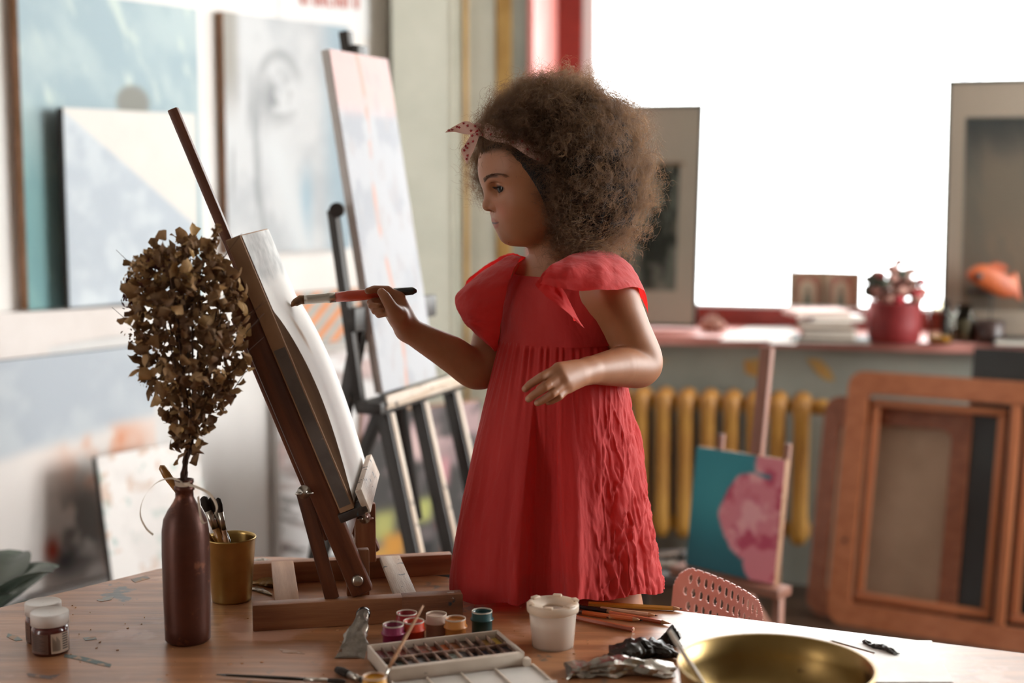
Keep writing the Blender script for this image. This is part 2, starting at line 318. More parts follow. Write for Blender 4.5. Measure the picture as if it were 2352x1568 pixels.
# ------------------------------------------------------------------ implicit surface kit (for the girl's body and close-fitting cloth)
class SDF:
    def __init__(s): s.ops = []
    def _add(s, fn, lo, hi, k, op): s.ops.append((fn, np.array(lo)-k-.004, np.array(hi)+k+.004, k, op)); return s
    def cone(s, A, B, ra, rb, k=.01, op='u'):
        A = np.array(A, float); B = np.array(B, float); r = max(ra, rb)
        def fn(X, Y, Z):
            d = B-A; L2 = float(d@d)+1e-12; px, py, pz = X-A[0], Y-A[1], Z-A[2]
            t = np.clip((px*d[0]+py*d[1]+pz*d[2])/L2, 0, 1)
            return np.sqrt((px-t*d[0])**2+(py-t*d[1])**2+(pz-t*d[2])**2)-(ra+(rb-ra)*t)
        return s._add(fn, np.minimum(A, B)-r, np.maximum(A, B)+r, k, op)
    def chain(s, pts, rad, k=.006, op='u'):
        # one joint-free limb: the minimum over its segments, merged into the body as a whole
        P_ = [np.array(p, float) for p in pts]; mr = max(rad)
        def fn(X, Y, Z):
            best = None
            for i in range(len(P_)-1):
                A, d = P_[i], P_[i+1]-P_[i]; L2 = float(d@d)+1e-12; px, py, pz = X-A[0], Y-A[1], Z-A[2]
                t = np.clip((px*d[0]+py*d[1]+pz*d[2])/L2, 0, 1); q = np.sqrt((px-t*d[0])**2+(py-t*d[1])**2+(pz-t*d[2])**2)-(rad[i]+(rad[i+1]-rad[i])*t)
                best = q if best is None else np.minimum(best, q)
            return best
        a = np.array(P_); return s._add(fn, a.min(0)-mr, a.max(0)+mr, k, op)
    def ell(s, c, r, R=None, k=.01, op='u'):
        c = np.array(c, float); r = np.array(r, float); R = np.eye(3) if R is None else np.array(R); m = r.max()
        def fn(X, Y, Z):
            x, y, z = X-c[0], Y-c[1], Z-c[2]
            a = x*R[0, 0]+y*R[0, 1]+z*R[0, 2]; b = x*R[1, 0]+y*R[1, 1]+z*R[1, 2]; e = x*R[2, 0]+y*R[2, 1]+z*R[2, 2]
            k0 = np.sqrt((a/r[0])**2+(b/r[1])**2+(e/r[2])**2); k1 = np.sqrt((a/r[0]**2)**2+(b/r[1]**2)**2+(e/r[2]**2)**2)+1e-9
            return k0*(k0-1)/k1
        return s._add(fn, c-m, c+m, k, op)
    def loft(s, axis, prof, k=.01, op='u'):
        """elliptic column: prof rows z, cx, cy, A(left), B(forward); axis = (left2d, fwd2d)"""
        P = np.array(prof, float); l, f = np.array(axis[0]), np.array(axis[1]); m = P[:, 3:].max()
        lo = (P[:, 1].min()-m, P[:, 2].min()-m, P[:, 0].min()); hi = (P[:, 1].max()+m, P[:, 2].max()+m, P[:, 0].max())
        def fn(X, Y, Z):
            zz = np.clip(Z, P[0, 0], P[-1, 0]); cx, cy, A, B = [np.interp(zz, P[:, 0], P[:, i]) for i in (1, 2, 3, 4)]
            x, y = X-cx, Y-cy; a = x*l[0]+y*l[1]; b = x*f[0]+y*f[1]
            q = np.sqrt((a/A)**2+(b/B)**2)+1e-6; d = (q-1)*np.sqrt(a*a+b*b)/q; d = np.where(q < .3, -np.minimum(A, B)*.7, d)
            cap = np.maximum(P[0, 0]-Z, Z-P[-1, 0]); return np.where(cap > 0, np.sqrt(np.maximum(d, 0)**2+cap**2), np.maximum(d, cap))
        return s._add(fn, lo, hi, k, op)
    def eval(s, X, Y, Z, lo, hi):
        f = None; shp = np.broadcast_shapes(X.shape, Y.shape, Z.shape); hit = False
        f = np.full(shp, .05, np.float32)
        for fn, l, h, k, op in s.ops:
            if np.any(l > hi) or np.any(h < lo): continue
            d = fn(X, Y, Z)
            if op == 's': d = -d
            if op == 'u':
                hh = np.clip(.5+.5*(f-d)/k, 0, 1); f = f+(d-f)*hh-k*hh*(1-hh); hit = True
            else:
                hh = np.clip(.5-.5*(f-d)/k, 0, 1); f = f+(d-f)*hh+k*hh*(1-hh)
        return f, hit
    def mesh(s, xs, ys, zs, off=0., B=28):
        """surface nets over a rectilinear grid, block by block"""
        nx, ny, nz = len(xs)-1, len(ys)-1, len(zs)-1; VID = []; VP = []; FQ = []
        def gid(i, j, k): return (i.astype(np.int64)*ny+j)*nz+k
        for bi in range(0, nx, B):
            for bj in range(0, ny, B):
                for bk in range(0, nz, B):
                    # cells [b-1, b+B): one cell of overlap so that quads can be formed
                    i0, j0, k0 = max(bi-1, 0), max(bj-1, 0), max(bk-1, 0); i1, j1, k1 = min(bi+B, nx), min(bj+B, ny), min(bk+B, nz)
                    X = xs[i0:i1+1][:, None, None]; Y = ys[j0:j1+1][None, :, None]; Z = zs[k0:k1+1][None, None, :]
                    lo = np.array([xs[i0], ys[j0], zs[k0]]); hi = np.array([xs[i1], ys[j1], zs[k1]])
                    if not any(op == 'u' and not (np.any(l-off > hi) or np.any(h+off < lo)) for _, l, h, _, op in s.ops): continue
                    f, hit = s.eval(X, Y, Z, lo-off, hi+off); f = f-off; S = f < 0
                    if not hit or S.all() or not S.any(): continue
                    c = [f[a:f.shape[0]-1+a, b:f.shape[1]-1+b, e:f.shape[2]-1+e] for a in (0, 1) for b in (0, 1) for e in (0, 1)]
                    neg = sum((q < 0).astype(np.int8) for q in c); act = (neg > 0) & (neg < 8); I = np.argwhere(act)
                    if not len(I): continue
                    cv = np.stack([q[act] for q in c], 1); acc = np.zeros((len(I), 3)); cnt = np.zeros(len(I))
                    for a in range(8):
                        for bit in (4, 2, 1):
                            if a & bit: continue
                            b2 = a | bit; va, vb = cv[:, a], cv[:, b2]; cr = (va < 0) != (vb < 0); t = np.where(cr, va/(va-vb+1e-12), 0)
                            base = np.array([(a >> 2) & 1, (a >> 1) & 1, a & 1], float); dv = np.array([bit == 4, bit == 2, bit == 1], float)
                            acc += np.where(cr[:, None], base+t[:, None]*dv, 0); cnt += cr
                    fr = acc/cnt[:, None]; gi, gj, gk = I[:, 0]+i0, I[:, 1]+j0, I[:, 2]+k0
                    own = (gi >= bi) & (gj >= bj) & (gk >= bk)
                    px = xs[gi]+(xs[gi+1]-xs[gi])*fr[:, 0]; py = ys[gj]+(ys[gj+1]-ys[gj])*fr[:, 1]; pz = zs[gk]+(zs[gk+1]-zs[gk])*fr[:, 2]
                    VID.append(gid(gi, gj, gk)[own]); VP.append(np.stack([px, py, pz], 1)[own])
                    for ax in range(3):
                        n = [slice(1, -1)]*3; 
                        A = S[1:-1 if ax != 0 else None, :, :] if False else None
                        # edge along ax at interior grid points of the other two axes
                        sl0 = [slice(1, S.shape[q]-1) for q in range(3)]; sl1 = list(sl0)
                        sl0[ax] = slice(0, S.shape[ax]-1); sl1[ax] = slice(1, S.shape[ax])
                        s0 = S[tuple(sl0)]; s1 = S[tuple(sl1)]; E = np.argwhere(s0 != s1)
                        if not len(E): continue
                        inside = s0[tuple(E.T)]; e = E.copy(); o1, o2 = [(1, 2), (2, 0), (0, 1)][ax]
                        e[:, o1] += 1; e[:, o2] += 1
                        g = e+np.array([i0, j0, k0]); bb = np.array([bi, bj, bk]); ok = np.all(g >= bb, 1)
                        if i0 == bi == 0: pass
                        g = g[ok]; inside = inside[ok]
                        if not len(g): continue
                        u1 = np.zeros(3, int); u1[o1] = 1; u2 = np.zeros(3, int); u2[o2] = 1
                        q = [g-u1-u2, g-u2, g, g-u1]; q = np.stack([gid(w[:, 0], w[:, 1], w[:, 2]) for w in q], 1)
                        q[~inside] = q[~inside][:, ::-1]; FQ.append(q)
        ids = np.concatenate(VID); P = np.concatenate(VP); F = np.concatenate(FQ)
        o = np.argsort(ids); ids = ids[o]; P = P[o]; Fi = np.searchsorted(ids, F); Fi = np.clip(Fi, 0, len(ids)-1)
        good = (ids[Fi] == F).all(1); return P, Fi[good]
# ------------------------------------------------------------------ the girl: frames and joints
PSI = math.radians(74); TAU = math.radians(11)
hF0 = np.array([-math.sin(PSI), -math.cos(PSI), 0]); hL = np.array([math.cos(PSI), -math.sin(PSI), 0]); Zu = np.array([0, 0, 1.])
hF = hF0*math.cos(TAU)-Zu*math.sin(TAU); hU = hF0*math.sin(TAU)+Zu*math.cos(TAU)
HC = np.array(D(1246, 406, 2.12)[:])
HR = np.stack([hF, hL, hU])                       # world -> head (f, l, u)
def h(f, l, u): return HC+hF*f+hL*l+hU*u
BPSI = math.radians(52); bF = np.array([-math.sin(BPSI), -math.cos(BPSI), 0]); bL = np.array([math.cos(BPSI), -math.sin(BPSI), 0])
BC = np.array([.072, 2.13, 0])                    # body axis
def b(f, l, z): return BC+bF*f+bL*l+Zu*z
A3 = lambda v: np.array(v[:])
def crom(P, t):
    n = len(P)-1; x = min(max(t, 0), 1)*n; i = min(int(x), n-1); f = x-i
    p0, p1, p2, p3 = P[max(i-1, 0)], P[i], P[i+1], P[min(i+2, n)]
    return .5*((2*p1)+(-p0+p2)*f+(2*p0-5*p1+4*p2-p3)*f*f+(-p0+3*p1-3*p2+p3)*f**3)
HS = SDF()
def e_(f, l, u, rf, rl, ru, k=.012, op='u', rot=0):
    R = HR
    if rot:
        c, s_ = math.cos(rot), math.sin(rot); R = np.stack([HR[0], HR[1]*c+HR[2]*s_, HR[2]*c-HR[1]*s_])
    HS.ell(h(f, l, u), (rf, rl, ru), R, k, op)
e_(-.010, 0, .026, .090, .074, .080, .01)         # cranium
e_(.030, 0, .018, .0605, .060, .056, .03)         # forehead
e_(.022, 0, -.030, .058, .056, .058, .03)         # face
e_(.045, 0, -.066, .030, .029, .022, .03)         # jaw
for s_ in (1, -1):
    e_(.046, s_*.030, -.032, .029, .025, .026, .022)   # cheek
    e_(.052, s_*.022, -.055, .022, .02, .02, .02)
    HS.cone(h(.046, s_*.018, -.072), h(-.008, s_*.047, -.040), .014, .015, .025)   # jaw line
    e_(.070, s_*.0225, .011, .012, .018, .006, .014)   # brow
e_(.066, 0, -.0745, .0125, .013, .011, .014)      # chin
e_(.070, 0, -.052, .0135, .022, .014, .012)       # muzzle
for s_ in (1, -1): e_(.083, s_*.031, -.003, .013, .0155, .010, .010, 's')   # eye socket
HS.cone(h(.0775, 0, .006), h(.0895, 0, -.021), .0050, .0064, .009)         # nose bridge
e_(.0895, 0, -.0262, .0088, .0085, .0072, .006)
for s_ in (1, -1): e_(.0815, s_*.0102, -.0288, .0088, .0064, .0060, .004)
for s_ in (1, -1): e_(.0868, s_*.0058, -.0342, .0050, .0030, .0036, .0015, 's')
# lids around the eyeballs
EY = .0118; EYES = []
for s_ in (1, -1):
    ec = (.0678, s_*.0305, -.0035); EYES.append(h(*ec)); e_(*ec, EY+.0014, EY+.0014, EY+.0014, .004)
    e_(ec[0]+.011, ec[1]+s_*.0008, ec[2]-.0003, .009, .0120, .0048, .0012, 's', rot=s_*.10)
# lips
for l in (.006, -.006): e_(.0790, l, -.0480, .0066, .0115, .0042, .004, rot=-.18 if l > 0 else .18)
e_(.0770, 0, -.0572, .0072, .0140, .0046, .004)
HS.chain([h(.0842-45*l*l, l, -.0525+4.*l*l) for l in np.linspace(-.0195, .0195, 13)], [.0006]*13, .0008, 's')
for s_ in (1, -1): e_(.0765, s_*.0185, -.0525, .004, .0022, .003, .003, 's')
# ears (under the curls), neck
for s_ in (1, -1): e_(-.012, s_*.072, -.018, .017, .008, .026, .008)
NB = b(-.012, 0, 1.235)
HS.cone(h(-.018, 0, -.045), NB, .0375, .041, .02); HS.cone(h(-.012, 0, -.05), b(.0, 0, 1.215), .032, .040, .02)
# torso: z, half width, half depth, forward shift
TORSO = ((.86, .092, .074, .0), (.95, .095, .078, .0), (1.03, .092, .076, .002), (1.12, .090, .075, .003), (1.17, .094, .073, .0), (1.21, .095, .064, -.004), (1.24, .082, .050, -.009), (1.258, .052, .040, -.012))
HS.loft((bL, bF), [(r[0], *(BC[:2]+bF[:2]*r[3]), r[1], r[2]) for r in
        TORSO], .03)
# shoulders and arms
LS = A3(D(1402, 668, 2.055)); LE = A3(D(1472, 836, 2.075)); LW = A3(D(1352, 851, 1.965))
RS = A3(D(1172, 668, 2.205)); RE = A3(D(1104, 850, 2.15)); RW = A3(D(938, 757, 2.105))
HS.cone(b(-.01, .05, 1.215), LS, .035, .036, .03); HS.cone(b(-.01, -.05, 1.215), RS, .035, .034, .03)
def limb(a, m1, c, e, w, r, k):
    K = [a, m1, c, e, w]; n = 24; HS.chain([crom(K, i/n) for i in range(n+1)], [float(np.interp(i/n, np.linspace(0, 1, 5), r)) for i in range(n+1)], k)
limb(LS, LS*.45+LE*.55, LE, LE*.55+LW*.45, LW, [.0375, .0350, .0325, .0285, .0182], .014)
limb(RS, RS*.45+RE*.55, RE, RE*.58+RW*.42, RW, [.034, .0315, .0300, .0275, .0178], .014)
# legs and feet (on the chair seat)
SEATZ = .405
for s_, ax, ay in ((1, .178, 2.105), (-1, .105, 2.20)):
    hip = b(0, s_*.05, .90); kn = np.array([ax-.012, ay-.01, .665]); an = np.array([ax, ay, SEATZ+.045])
    HS.chain([hip, kn, an], [.062, .044, .026], .02); HS.cone(kn*.6+an*.4, an, .040, .027, .02)
    HS.chain([an-Zu*.018-bF*.012, an+bF*.035-Zu*.024, an+bF*.10-Zu*.032], [.026, .022, .0135], .012)
# left hand: back of the hand to the camera, fingers pointing down-left
def DD(x, y, Y): return A3(D(x, y, Y))
lk = [DD(1283, 846, 1.912), DD(1289, 862, 1.905), DD(1297, 877, 1.905), DD(1305, 890, 1.912)]
for q, r in zip(lk, (.0092, .0096, .0092, .0085)): HS.chain([LW, (LW+q)/2+np.array([0, -.001, .001]), q], [.0155, .0128, r], .008)
HS.chain([lk[0], DD(1243, 866, 1.893), DD(1218, 882, 1.897), DD(1206, 893, 1.902)], [.0074, .0060, .0054, .0046], .002)
HS.chain([lk[1], DD(1252, 889, 1.884), DD(1226, 907, 1.888), DD(1214, 916, 1.894)], [.0076, .0060, .0055, .0047], .002)
HS.chain([lk[2], DD(1268, 905, 1.886), DD(1246, 919, 1.89), DD(1234, 925, 1.896)], [.0074, .0058, .0053, .0045], .002)
HS.chain([lk[3], DD(1284, 911, 1.894), DD(1268, 920, 1.898), DD(1259, 923, 1.903)], [.0066, .0052, .0047, .0041], .002)
HS.chain([LW+np.array([-.012, .004, -.002]), DD(1295, 865, 1.935), DD(1262, 880, 1.928), DD(1240, 893, 1.922)], [.012, .0105, .0075, .0055], .006)   # thumb, behind
# right hand: thumb on the brush, index along it, the others curled
rk = [DD(916, 682, 2.112), DD(918, 694, 2.118), DD(918, 706, 2.118), DD(917, 717, 2.112)]
for q, r in zip(rk, (.0095, .0095, .0092, .0085)): HS.chain([RW, (RW+q)/2, q], [.0155, .0135, r], .008)
HS.chain([rk[0], DD(890, 666, 2.108), DD(860, 664, 2.098), DD(845, 668, 2.090)], [.0080, .0066, .0058, .0048], .0035)
HS.chain([rk[1], DD(872, 689, 2.114), DD(850, 695, 2.096), DD(853, 702, 2.082), DD(868, 702, 2.076)], [.0078, .0060, .0052, .0050, .0042], .0012)
HS.chain([rk[2], DD(878, 701, 2.112), DD(858, 709, 2.092), DD(861, 715, 2.078), DD(875, 713, 2.072)], [.0076, .0058, .0050, .0048, .0040], .0012)
HS.chain([rk[3], DD(884, 713, 2.106), DD(867, 720, 2.088), DD(870, 724, 2.076), DD(882, 722, 2.072)], [.0070, .0052, .0046, .0042, .0036], .0012)
HS.chain([RW+np.array([-.006, -.006, .002]), DD(914, 728, 2.080), DD(898, 704, 2.066), DD(884, 681, 2.066), DD(876, 671, 2.068)], [.0150, .0150, .0092, .0078, .0062], .006)
HS.cone(DD(915, 722, 2.09), DD(905, 722, 2.095), .013, .012, .010)
def axis(*seg):
    o = []
    for a, z, st in seg: o.append(np.arange(a, z-1e-6, st))
    return np.concatenate(o+[[seg[-1][1]]])
xs = axis((-.235, .24, .0013)); ys = axis((1.865, 2.30, .0013)); zs = axis((.395, .80, .006), (.80, 1.03, .010), (1.03, 1.51, .0013))
P, F = HS.mesh(xs, ys, zs)
# even out the limbs (not the face or the fingers)
def taubin(P, F, wgt, it):
    E_ = np.concatenate([F[:, [0, 1]], F[:, [1, 2]], F[:, [2, 3]], F[:, [3, 0]]]); n = len(P); deg_ = np.bincount(E_.ravel(), minlength=n).astype(float)
    for q in range(it):
        for lam in (.5, .5):
            acc = np.stack([np.bincount(E_[:, 0], P[E_[:, 1], c], n)+np.bincount(E_[:, 1], P[E_[:, 0], c], n) for c in range(3)], 1)
            P = P+(acc/deg_[:, None]-P)*(lam*wgt)[:, None]
    return P
def near(A, B_, r): 
    d = B_-A; t = np.clip(((P-A)@d)/(d@d), 0, 1); return np.linalg.norm(P-A-t[:, None]*d, axis=1) < r
arm = (near(LS, LE, .06) | near(LE, LW*.85+LE*.15, .05) | near(RS, RE, .06) | near(RE, RW*.85+RE*.15, .05)).astype(float)
P = taubin(P, F, arm, 22)
hnd = (near(LW*.5+LE*.5, LW*1.0, .032) | near(LW, (lk[1]+lk[2])/2, .026) | near(RW*.6+RE*.4, RW, .032) | near(RW, (rk[1]+rk[2])/2, .03)).astype(float)
P = taubin(P, F, hnd, 9)
# skin colour: lips, brows, lash line, hairline, nails; shade painted into mouth crease and nostrils
hp = (P-HC) @ HR.T; f_, l_, u_ = hp[:, 0], hp[:, 1], hp[:, 2]
skin = np.tile(np.array(hx('9f6a4a')), (len(P), 1)); skin += (fbm(P[:, 0]*60+P[:, 1]*31, P[:, 2]*60, 5)-.5)[:, None]*.03
def tint(mask, c, a=1.): 
    global skin
    mk = np.clip(mask, 0, 1)[:, None]*a; skin = skin*(1-mk)+np.array(hx(c))*mk
face = (f_ > .03) & (np.abs(u_) < .12)
for s_ in (1, -1):
    d = ((l_-s_*.030)/.020)**2+((u_+.034)/.018)**2; tint(face*np.exp(-d*1.4), 'b0563f', .35)
d = (l_/.0195)**2+((u_+.0525)/.0086)**2; tint(face*(f_ > .058)*(1-sst(.55, 1.15, d)), '99492f', .75)
d = (l_/.0200)**2+((u_+.0525-4*l_*l_)/.0016)**2; tint(face*(f_ > .056)*(1-sst(.5, 1.3, d)), '40180f', .9)  # shade painted as a dark line along the lip crease
for s_ in (1, -1): tint(face*(1-sst(.6, 1.1, ((l_-s_*.0058)/.0034)**2+((u_+.0342)/.0030)**2+((f_-.0855)/.007)**2)), '32150e', .85)  # nostril hollows darkened in the colour to stand for shade
for s_ in (1, -1):
    t = (np.abs(l_)-.013)/.034; arch = .0125+.0062*np.sin(np.clip(t, 0, 1)*math.pi*.75)-.002*np.clip(t, 0, 1); w = .0036*(1-.45*np.clip(t, 0, 1))
    mk = face*(np.sign(l_) == s_)*(t > -.05)*(t < 1.0)*(1-sst(.5, 1.15, np.abs(u_-arch)/w))*(1-sst(.8, 1.0, t)); tint(mk, '3a2218', .55)
    ec = HR @ (EYES[0 if s_ > 0 else 1]-HC); q = ((l_-ec[1])/.0128)**2+((u_-ec[2]-.0006)/.0060)**2
    up = face*(f_ > .06)*(1-sst(.75, 1.35, q)); tint(up, '2a170f', .6)
fb_ = np.interp(u_, [-.08, -.02, .03, .058, .074], [-.008, -.001, .010, .032, .054])
for tp, nd in ((DD(1203, 893, 1.897), .0042), (DD(1211, 917, 1.888), .0045), (DD(1231, 926, 1.891), .0043), (DD(1256, 924, 1.899), .0038)):
    tint(1-sst(.55, 1.1, np.linalg.norm(P-tp, axis=1)/nd), 'c49a84', .55)
hl = np.maximum(sst(.046, .062, u_+.003*(fbm(l_*90, u_*90, 3)-.5)), (np.abs(l_) > .02)*(1-sst(.002, .017, f_-fb_+.006*(fbm(f_*120, u_*120, 6)-.5)))*(u_ > -.085)*(f_ > -.12))*(np.linalg.norm(hp, axis=1) < .14)*sst(-.095, -.07, u_)
tint(hl, '1d120c', .85)
me = mesh_from('body', P, F, colors=skin)
girl = thing('person', 'girl with a big curly afro in a coral red dress painting at the easel', 'person', (.15, 2.12, SEATZ))
mat('skin', 'a9714f', .48, vcol=True, sss=.12, ssc=.006, spec=.4, bump=.03, bscale=300)
body = add('body', me, 'skin', girl, smooth=True)
# eyes
mat('eye_white', 'cfc6bd', .12, coat=.6)
def eye_mat():
    m = bpy.data.materials.new('eyeball'); m.use_nodes = True; nt = m.node_tree; N = nt.nodes; Lk = nt.links; b_ = N['Principled BSDF']; b_.inputs['Roughness'].default_value = .10; b_.inputs['Specular IOR Level'].default_value = .3
    tc = N.new('ShaderNodeTexCoord'); sp = N.new('ShaderNodeSeparateXYZ'); Lk.new(tc.outputs['Object'], sp.inputs[0]); r = N.new('ShaderNodeValToRGB'); mr = N.new('ShaderNodeMapRange')
    mr.inputs['From Min'].default_value = -EY; mr.inputs['From Max'].default_value = EY; Lk.new(sp.outputs[0], mr.inputs[0]); Lk.new(mr.outputs[0], r.inputs[0])
    e = r.color_ramp.elements; e[0].position = .0; e[0].color = L4('86786d'); e[1].position = 1; e[1].color = (0.002, 0.002, 0.002, 1)
    for p, c in ((.870, '80736a'), (.885, '120a07'), (.955, '2a160c'), (.968, '040303')): x = e.new(p); x.color = L4(c)
    Lk.new(r.outputs[0], b_.inputs['Base Color']); MAT['eyeball'] = m
eye_mat()
gaze = hF0*.94+hL*.0+Zu*-.02
for c in EYES:
    g = Vector(gaze*1.0+hL*(.34)).normalized(); M = frameM(c, g, Vector(hL)); m_ = MB().lathe([(EY*math.sin(math.pi*i/14)+1e-5, -EY*math.cos(math.pi*i/14)) for i in range(15)], 28, cap=False, R=Matrix(((0, 0, 1), (0, 1, 0), (-1, 0, 0))))
    add('eyeball', m_, 'eyeball', girl, M, smooth=True)
# upper lashes
mat('lash', '140b08', .6)
for k_, s_ in ((0, 1), (1, -1)):
    m_ = MB(); ec = HR @ (EYES[k_]-HC)
    for i in range(17):
        t = -1+2*i/16; l0 = ec[1]+s_*.0008+t*.0108; u0 = ec[2]+.0040*(1-t*t*.8)+s_*t*.0008; f0 = ec[0]+math.sqrt(max(EY**2-(l0-ec[1])**2-(u0-ec[2])**2, 1e-6))+.0012
        a = h(f0, l0, u0); c = h(f0+.003, l0+t*.0012, u0-.0003); e = h(f0+.0058, l0+t*.0028, u0+.0018); m_.tube([a, c, e], [.00032, .00025, .00008], 3)
    add('eyelashes', m_, 'lash', girl, smooth=True)
# ------------------------------------------------------------------ dress, sleeves, hair, headband
def cloth_mat(name, c1, c2, tlc, tl, b1=.5):
    m = mat(name, c1, .75, c2, 5, (1, 1, .4), sheen=.15, spec=.25, tl=tl, tlc=tlc, bump=.0)
    nt = m.node_tree; N = nt.nodes; Lk = nt.links; bs = N['Principled BSDF']; tc = N.new('ShaderNodeTexCoord')
    v = N.new('ShaderNodeTexVoronoi'); v.feature = 'DISTANCE_TO_EDGE'; v.inputs['Scale'].default_value = 26
    mp = N.new('ShaderNodeMapping'); mp.inputs['Scale'].default_value = (1, 1, .55); Lk.new(tc.outputs['Object'], mp.inputs[0])
    n0 = N.new('ShaderNodeTexNoise'); n0.inputs['Scale'].default_value = 14; Lk.new(mp.outputs[0], n0.inputs[0])
    ad = N.new('ShaderNodeMix'); ad.data_type = 'VECTOR'; ad.inputs[0].default_value = .12; Lk.new(mp.outputs[0], ad.inputs[4]); Lk.new(n0.outputs['Color'], ad.inputs[5]); Lk.new(ad.outputs[1], v.inputs['Vector'])
    n1 = N.new('ShaderNodeTexNoise'); n1.inputs['Scale'].default_value = 38; n1.inputs['Detail'].default_value = 6; Lk.new(mp.outputs[0], n1.inputs[0])
    sm = N.new('ShaderNodeMath'); sm.operation = 'MULTIPLY_ADD'; Lk.new(v.outputs['Distance'], sm.inputs[0]); sm.inputs[1].default_value = .7; Lk.new(n1.outputs[0], sm.inputs[2])
    bp = N.new('ShaderNodeBump'); bp.inputs['Strength'].default_value = b1; bp.inputs['Distance'].default_value = .006; Lk.new(sm.outputs[0], bp.inputs['Height']); Lk.new(bp.outputs[0], bs.inputs['Normal'])
    return m
cloth_mat('coral_cotton', 'd44441', 'cc3d3c', 'e0201f', .42)
def tprof(z): 
    a = np.array(TORSO); return [np.interp(z, a[:, 0], a[:, i]) for i in (1, 2, 3)]
NT = 180; NV = 40; WAIST = 1.128
rows = []
for j in range(NV+1):
    r = []
    for i in range(NT+1):
        t = -math.pi+2*math.pi*i/NT; cl, cf = math.sin(t), math.cos(t)     # t=0 front
        al = abs(math.degrees(math.atan2(cl, cf)))
        # top edge height: low square neckline in front, straps on the shoulders, higher back
        strap = float(sst(38, 46, al)*(1-sst(118, 135, al))); ztop = 1.226+.026*strap+(.014*float(sst(118, 140, al)))
        z = WAIST+(ztop-WAIST)*j/NV; A, B_, sh = tprof(z); o = .0055+.003*math.exp(-(z-WAIST)/.01)
        fo = .0012*math.sin(t*9+z*60)+.004*(float(fbm(t*3, z*22, 9))-.5)
        o += .002*float(sst(25, 60, al))
        p = b((B_+o+fo)*cf+sh, (A+o+fo)*cl, z); r.append(Vector(p))
    rows.append(r)
dress = None
bod = MB().grid(rows)
# skirt: gathered at the waist, a recessed middle panel between two long folds
NP = 540; NS = 110; HEMC = np.array([.062, 2.088]); WC = BC[:2]+bF[:2]*.003
ph = np.linspace(-math.pi, math.pi, NP+1)[:, None]; v = np.linspace(0, 1, NS+1)[None, :]
dirx, diry = np.sin(ph), -np.cos(ph)
# waist ellipse seen along each direction
A, B_, sh = tprof(WAIST); A += .0065; B_ += .0065
ca = dirx*bL[0]+diry*bL[1]; cb = dirx*bF[0]+diry*bF[1]; rw = 1/np.sqrt((ca/A)**2+(cb/B_)**2)
rh = 1/np.sqrt((dirx/.158)**2+(diry/.122)**2)
vv = 1-(1-v)**1.35; rad = rw+(rh-rw)*vv
deg = np.degrees(ph)
gath = (np.sin(ph*41+3*np.sin(ph*3))*.6+np.sin(ph*67+2*np.sin(ph*5))*.4)
gmask = .35+.65*np.exp(-((deg+38)/42)**2)
rad = rad+gath*.0048*gmask*sst(0, .03, v)*np.exp(-v*7.0)
rad = rad+np.sin(ph*13+2.2*np.sin(ph*2)+v*.6)*.0018*sst(.05, .4, v)*(.4+.6*v)+np.sin(ph*5+1.0)*.004*v
inset = sst(-24.5, -22.5, deg-2*(1-v))*(1-sst(5.5-10*(1-v), 8-10*(1-v), deg))
rad = rad-inset*.032*sst(.12, .6, v)
rad = rad+.012*np.exp(-((deg+27)/6)**2)*sst(.15, .7, v)+.013*np.exp(-((deg-13)/6)**2)*sst(.2, .8, v)
cr = sst(12, 45, deg)*(1-sst(150, 175, deg)); wp = fbm(ph*5, v*5, 37, 2)*1.5; w1 = np.abs(fbm(ph*7+v*5+wp, v*6-ph*5+wp, 31, 2)-.5)*2; w2 = np.abs(fbm(ph*8-v*9+wp, v*9+ph*6-wp, 47, 2)-.5)*2
k1 = np.clip(1-w1*3.2, 0, 1)**2; k2 = np.clip(1-w2*2.6, 0, 1)**2; w3 = fbm(ph*4+v*2, v*5-ph*2, 53, 3)-.5
rad = rad+cr*(k1*.0042-k2*.0026+w3*.016)*sst(.06, .35, v)*(.5+.5*v)
rad = rad-(1-cr)*np.abs(fbm(ph*8, v*3.5, 61, 3)-.5)*.010*v
cx = WC[0]+(HEMC[0]-WC[0])*vv; cy = WC[1]+(HEMC[1]-WC[1])*vv
zh = .767+.006*np.sin(ph*3+.5)+.004*np.sin(ph*8)-.010*np.exp(-((deg+85)/30)**2)+.0*deg
z = WAIST+.002+(zh-WAIST)*v
SK = np.stack([cx+dirx*rad, cy+diry*rad, z+0*ph], 2)
V = SK.reshape(-1, 3); idx = np.arange((NP+1)*(NS+1)).reshape(NP+1, NS+1)
Fq = np.stack([idx[:-1, :-1], idx[:-1, 1:], idx[1:, 1:], idx[1:, :-1]], 2).reshape(-1, 4)
dress = add('dress', mesh_from('dress', V, Fq), 'coral_cotton', girl, smooth=True); dress['label'] = 'gathered coral red cotton skirt and bodice'
add('bodice', bod, 'coral_cotton', dress, smooth=True)
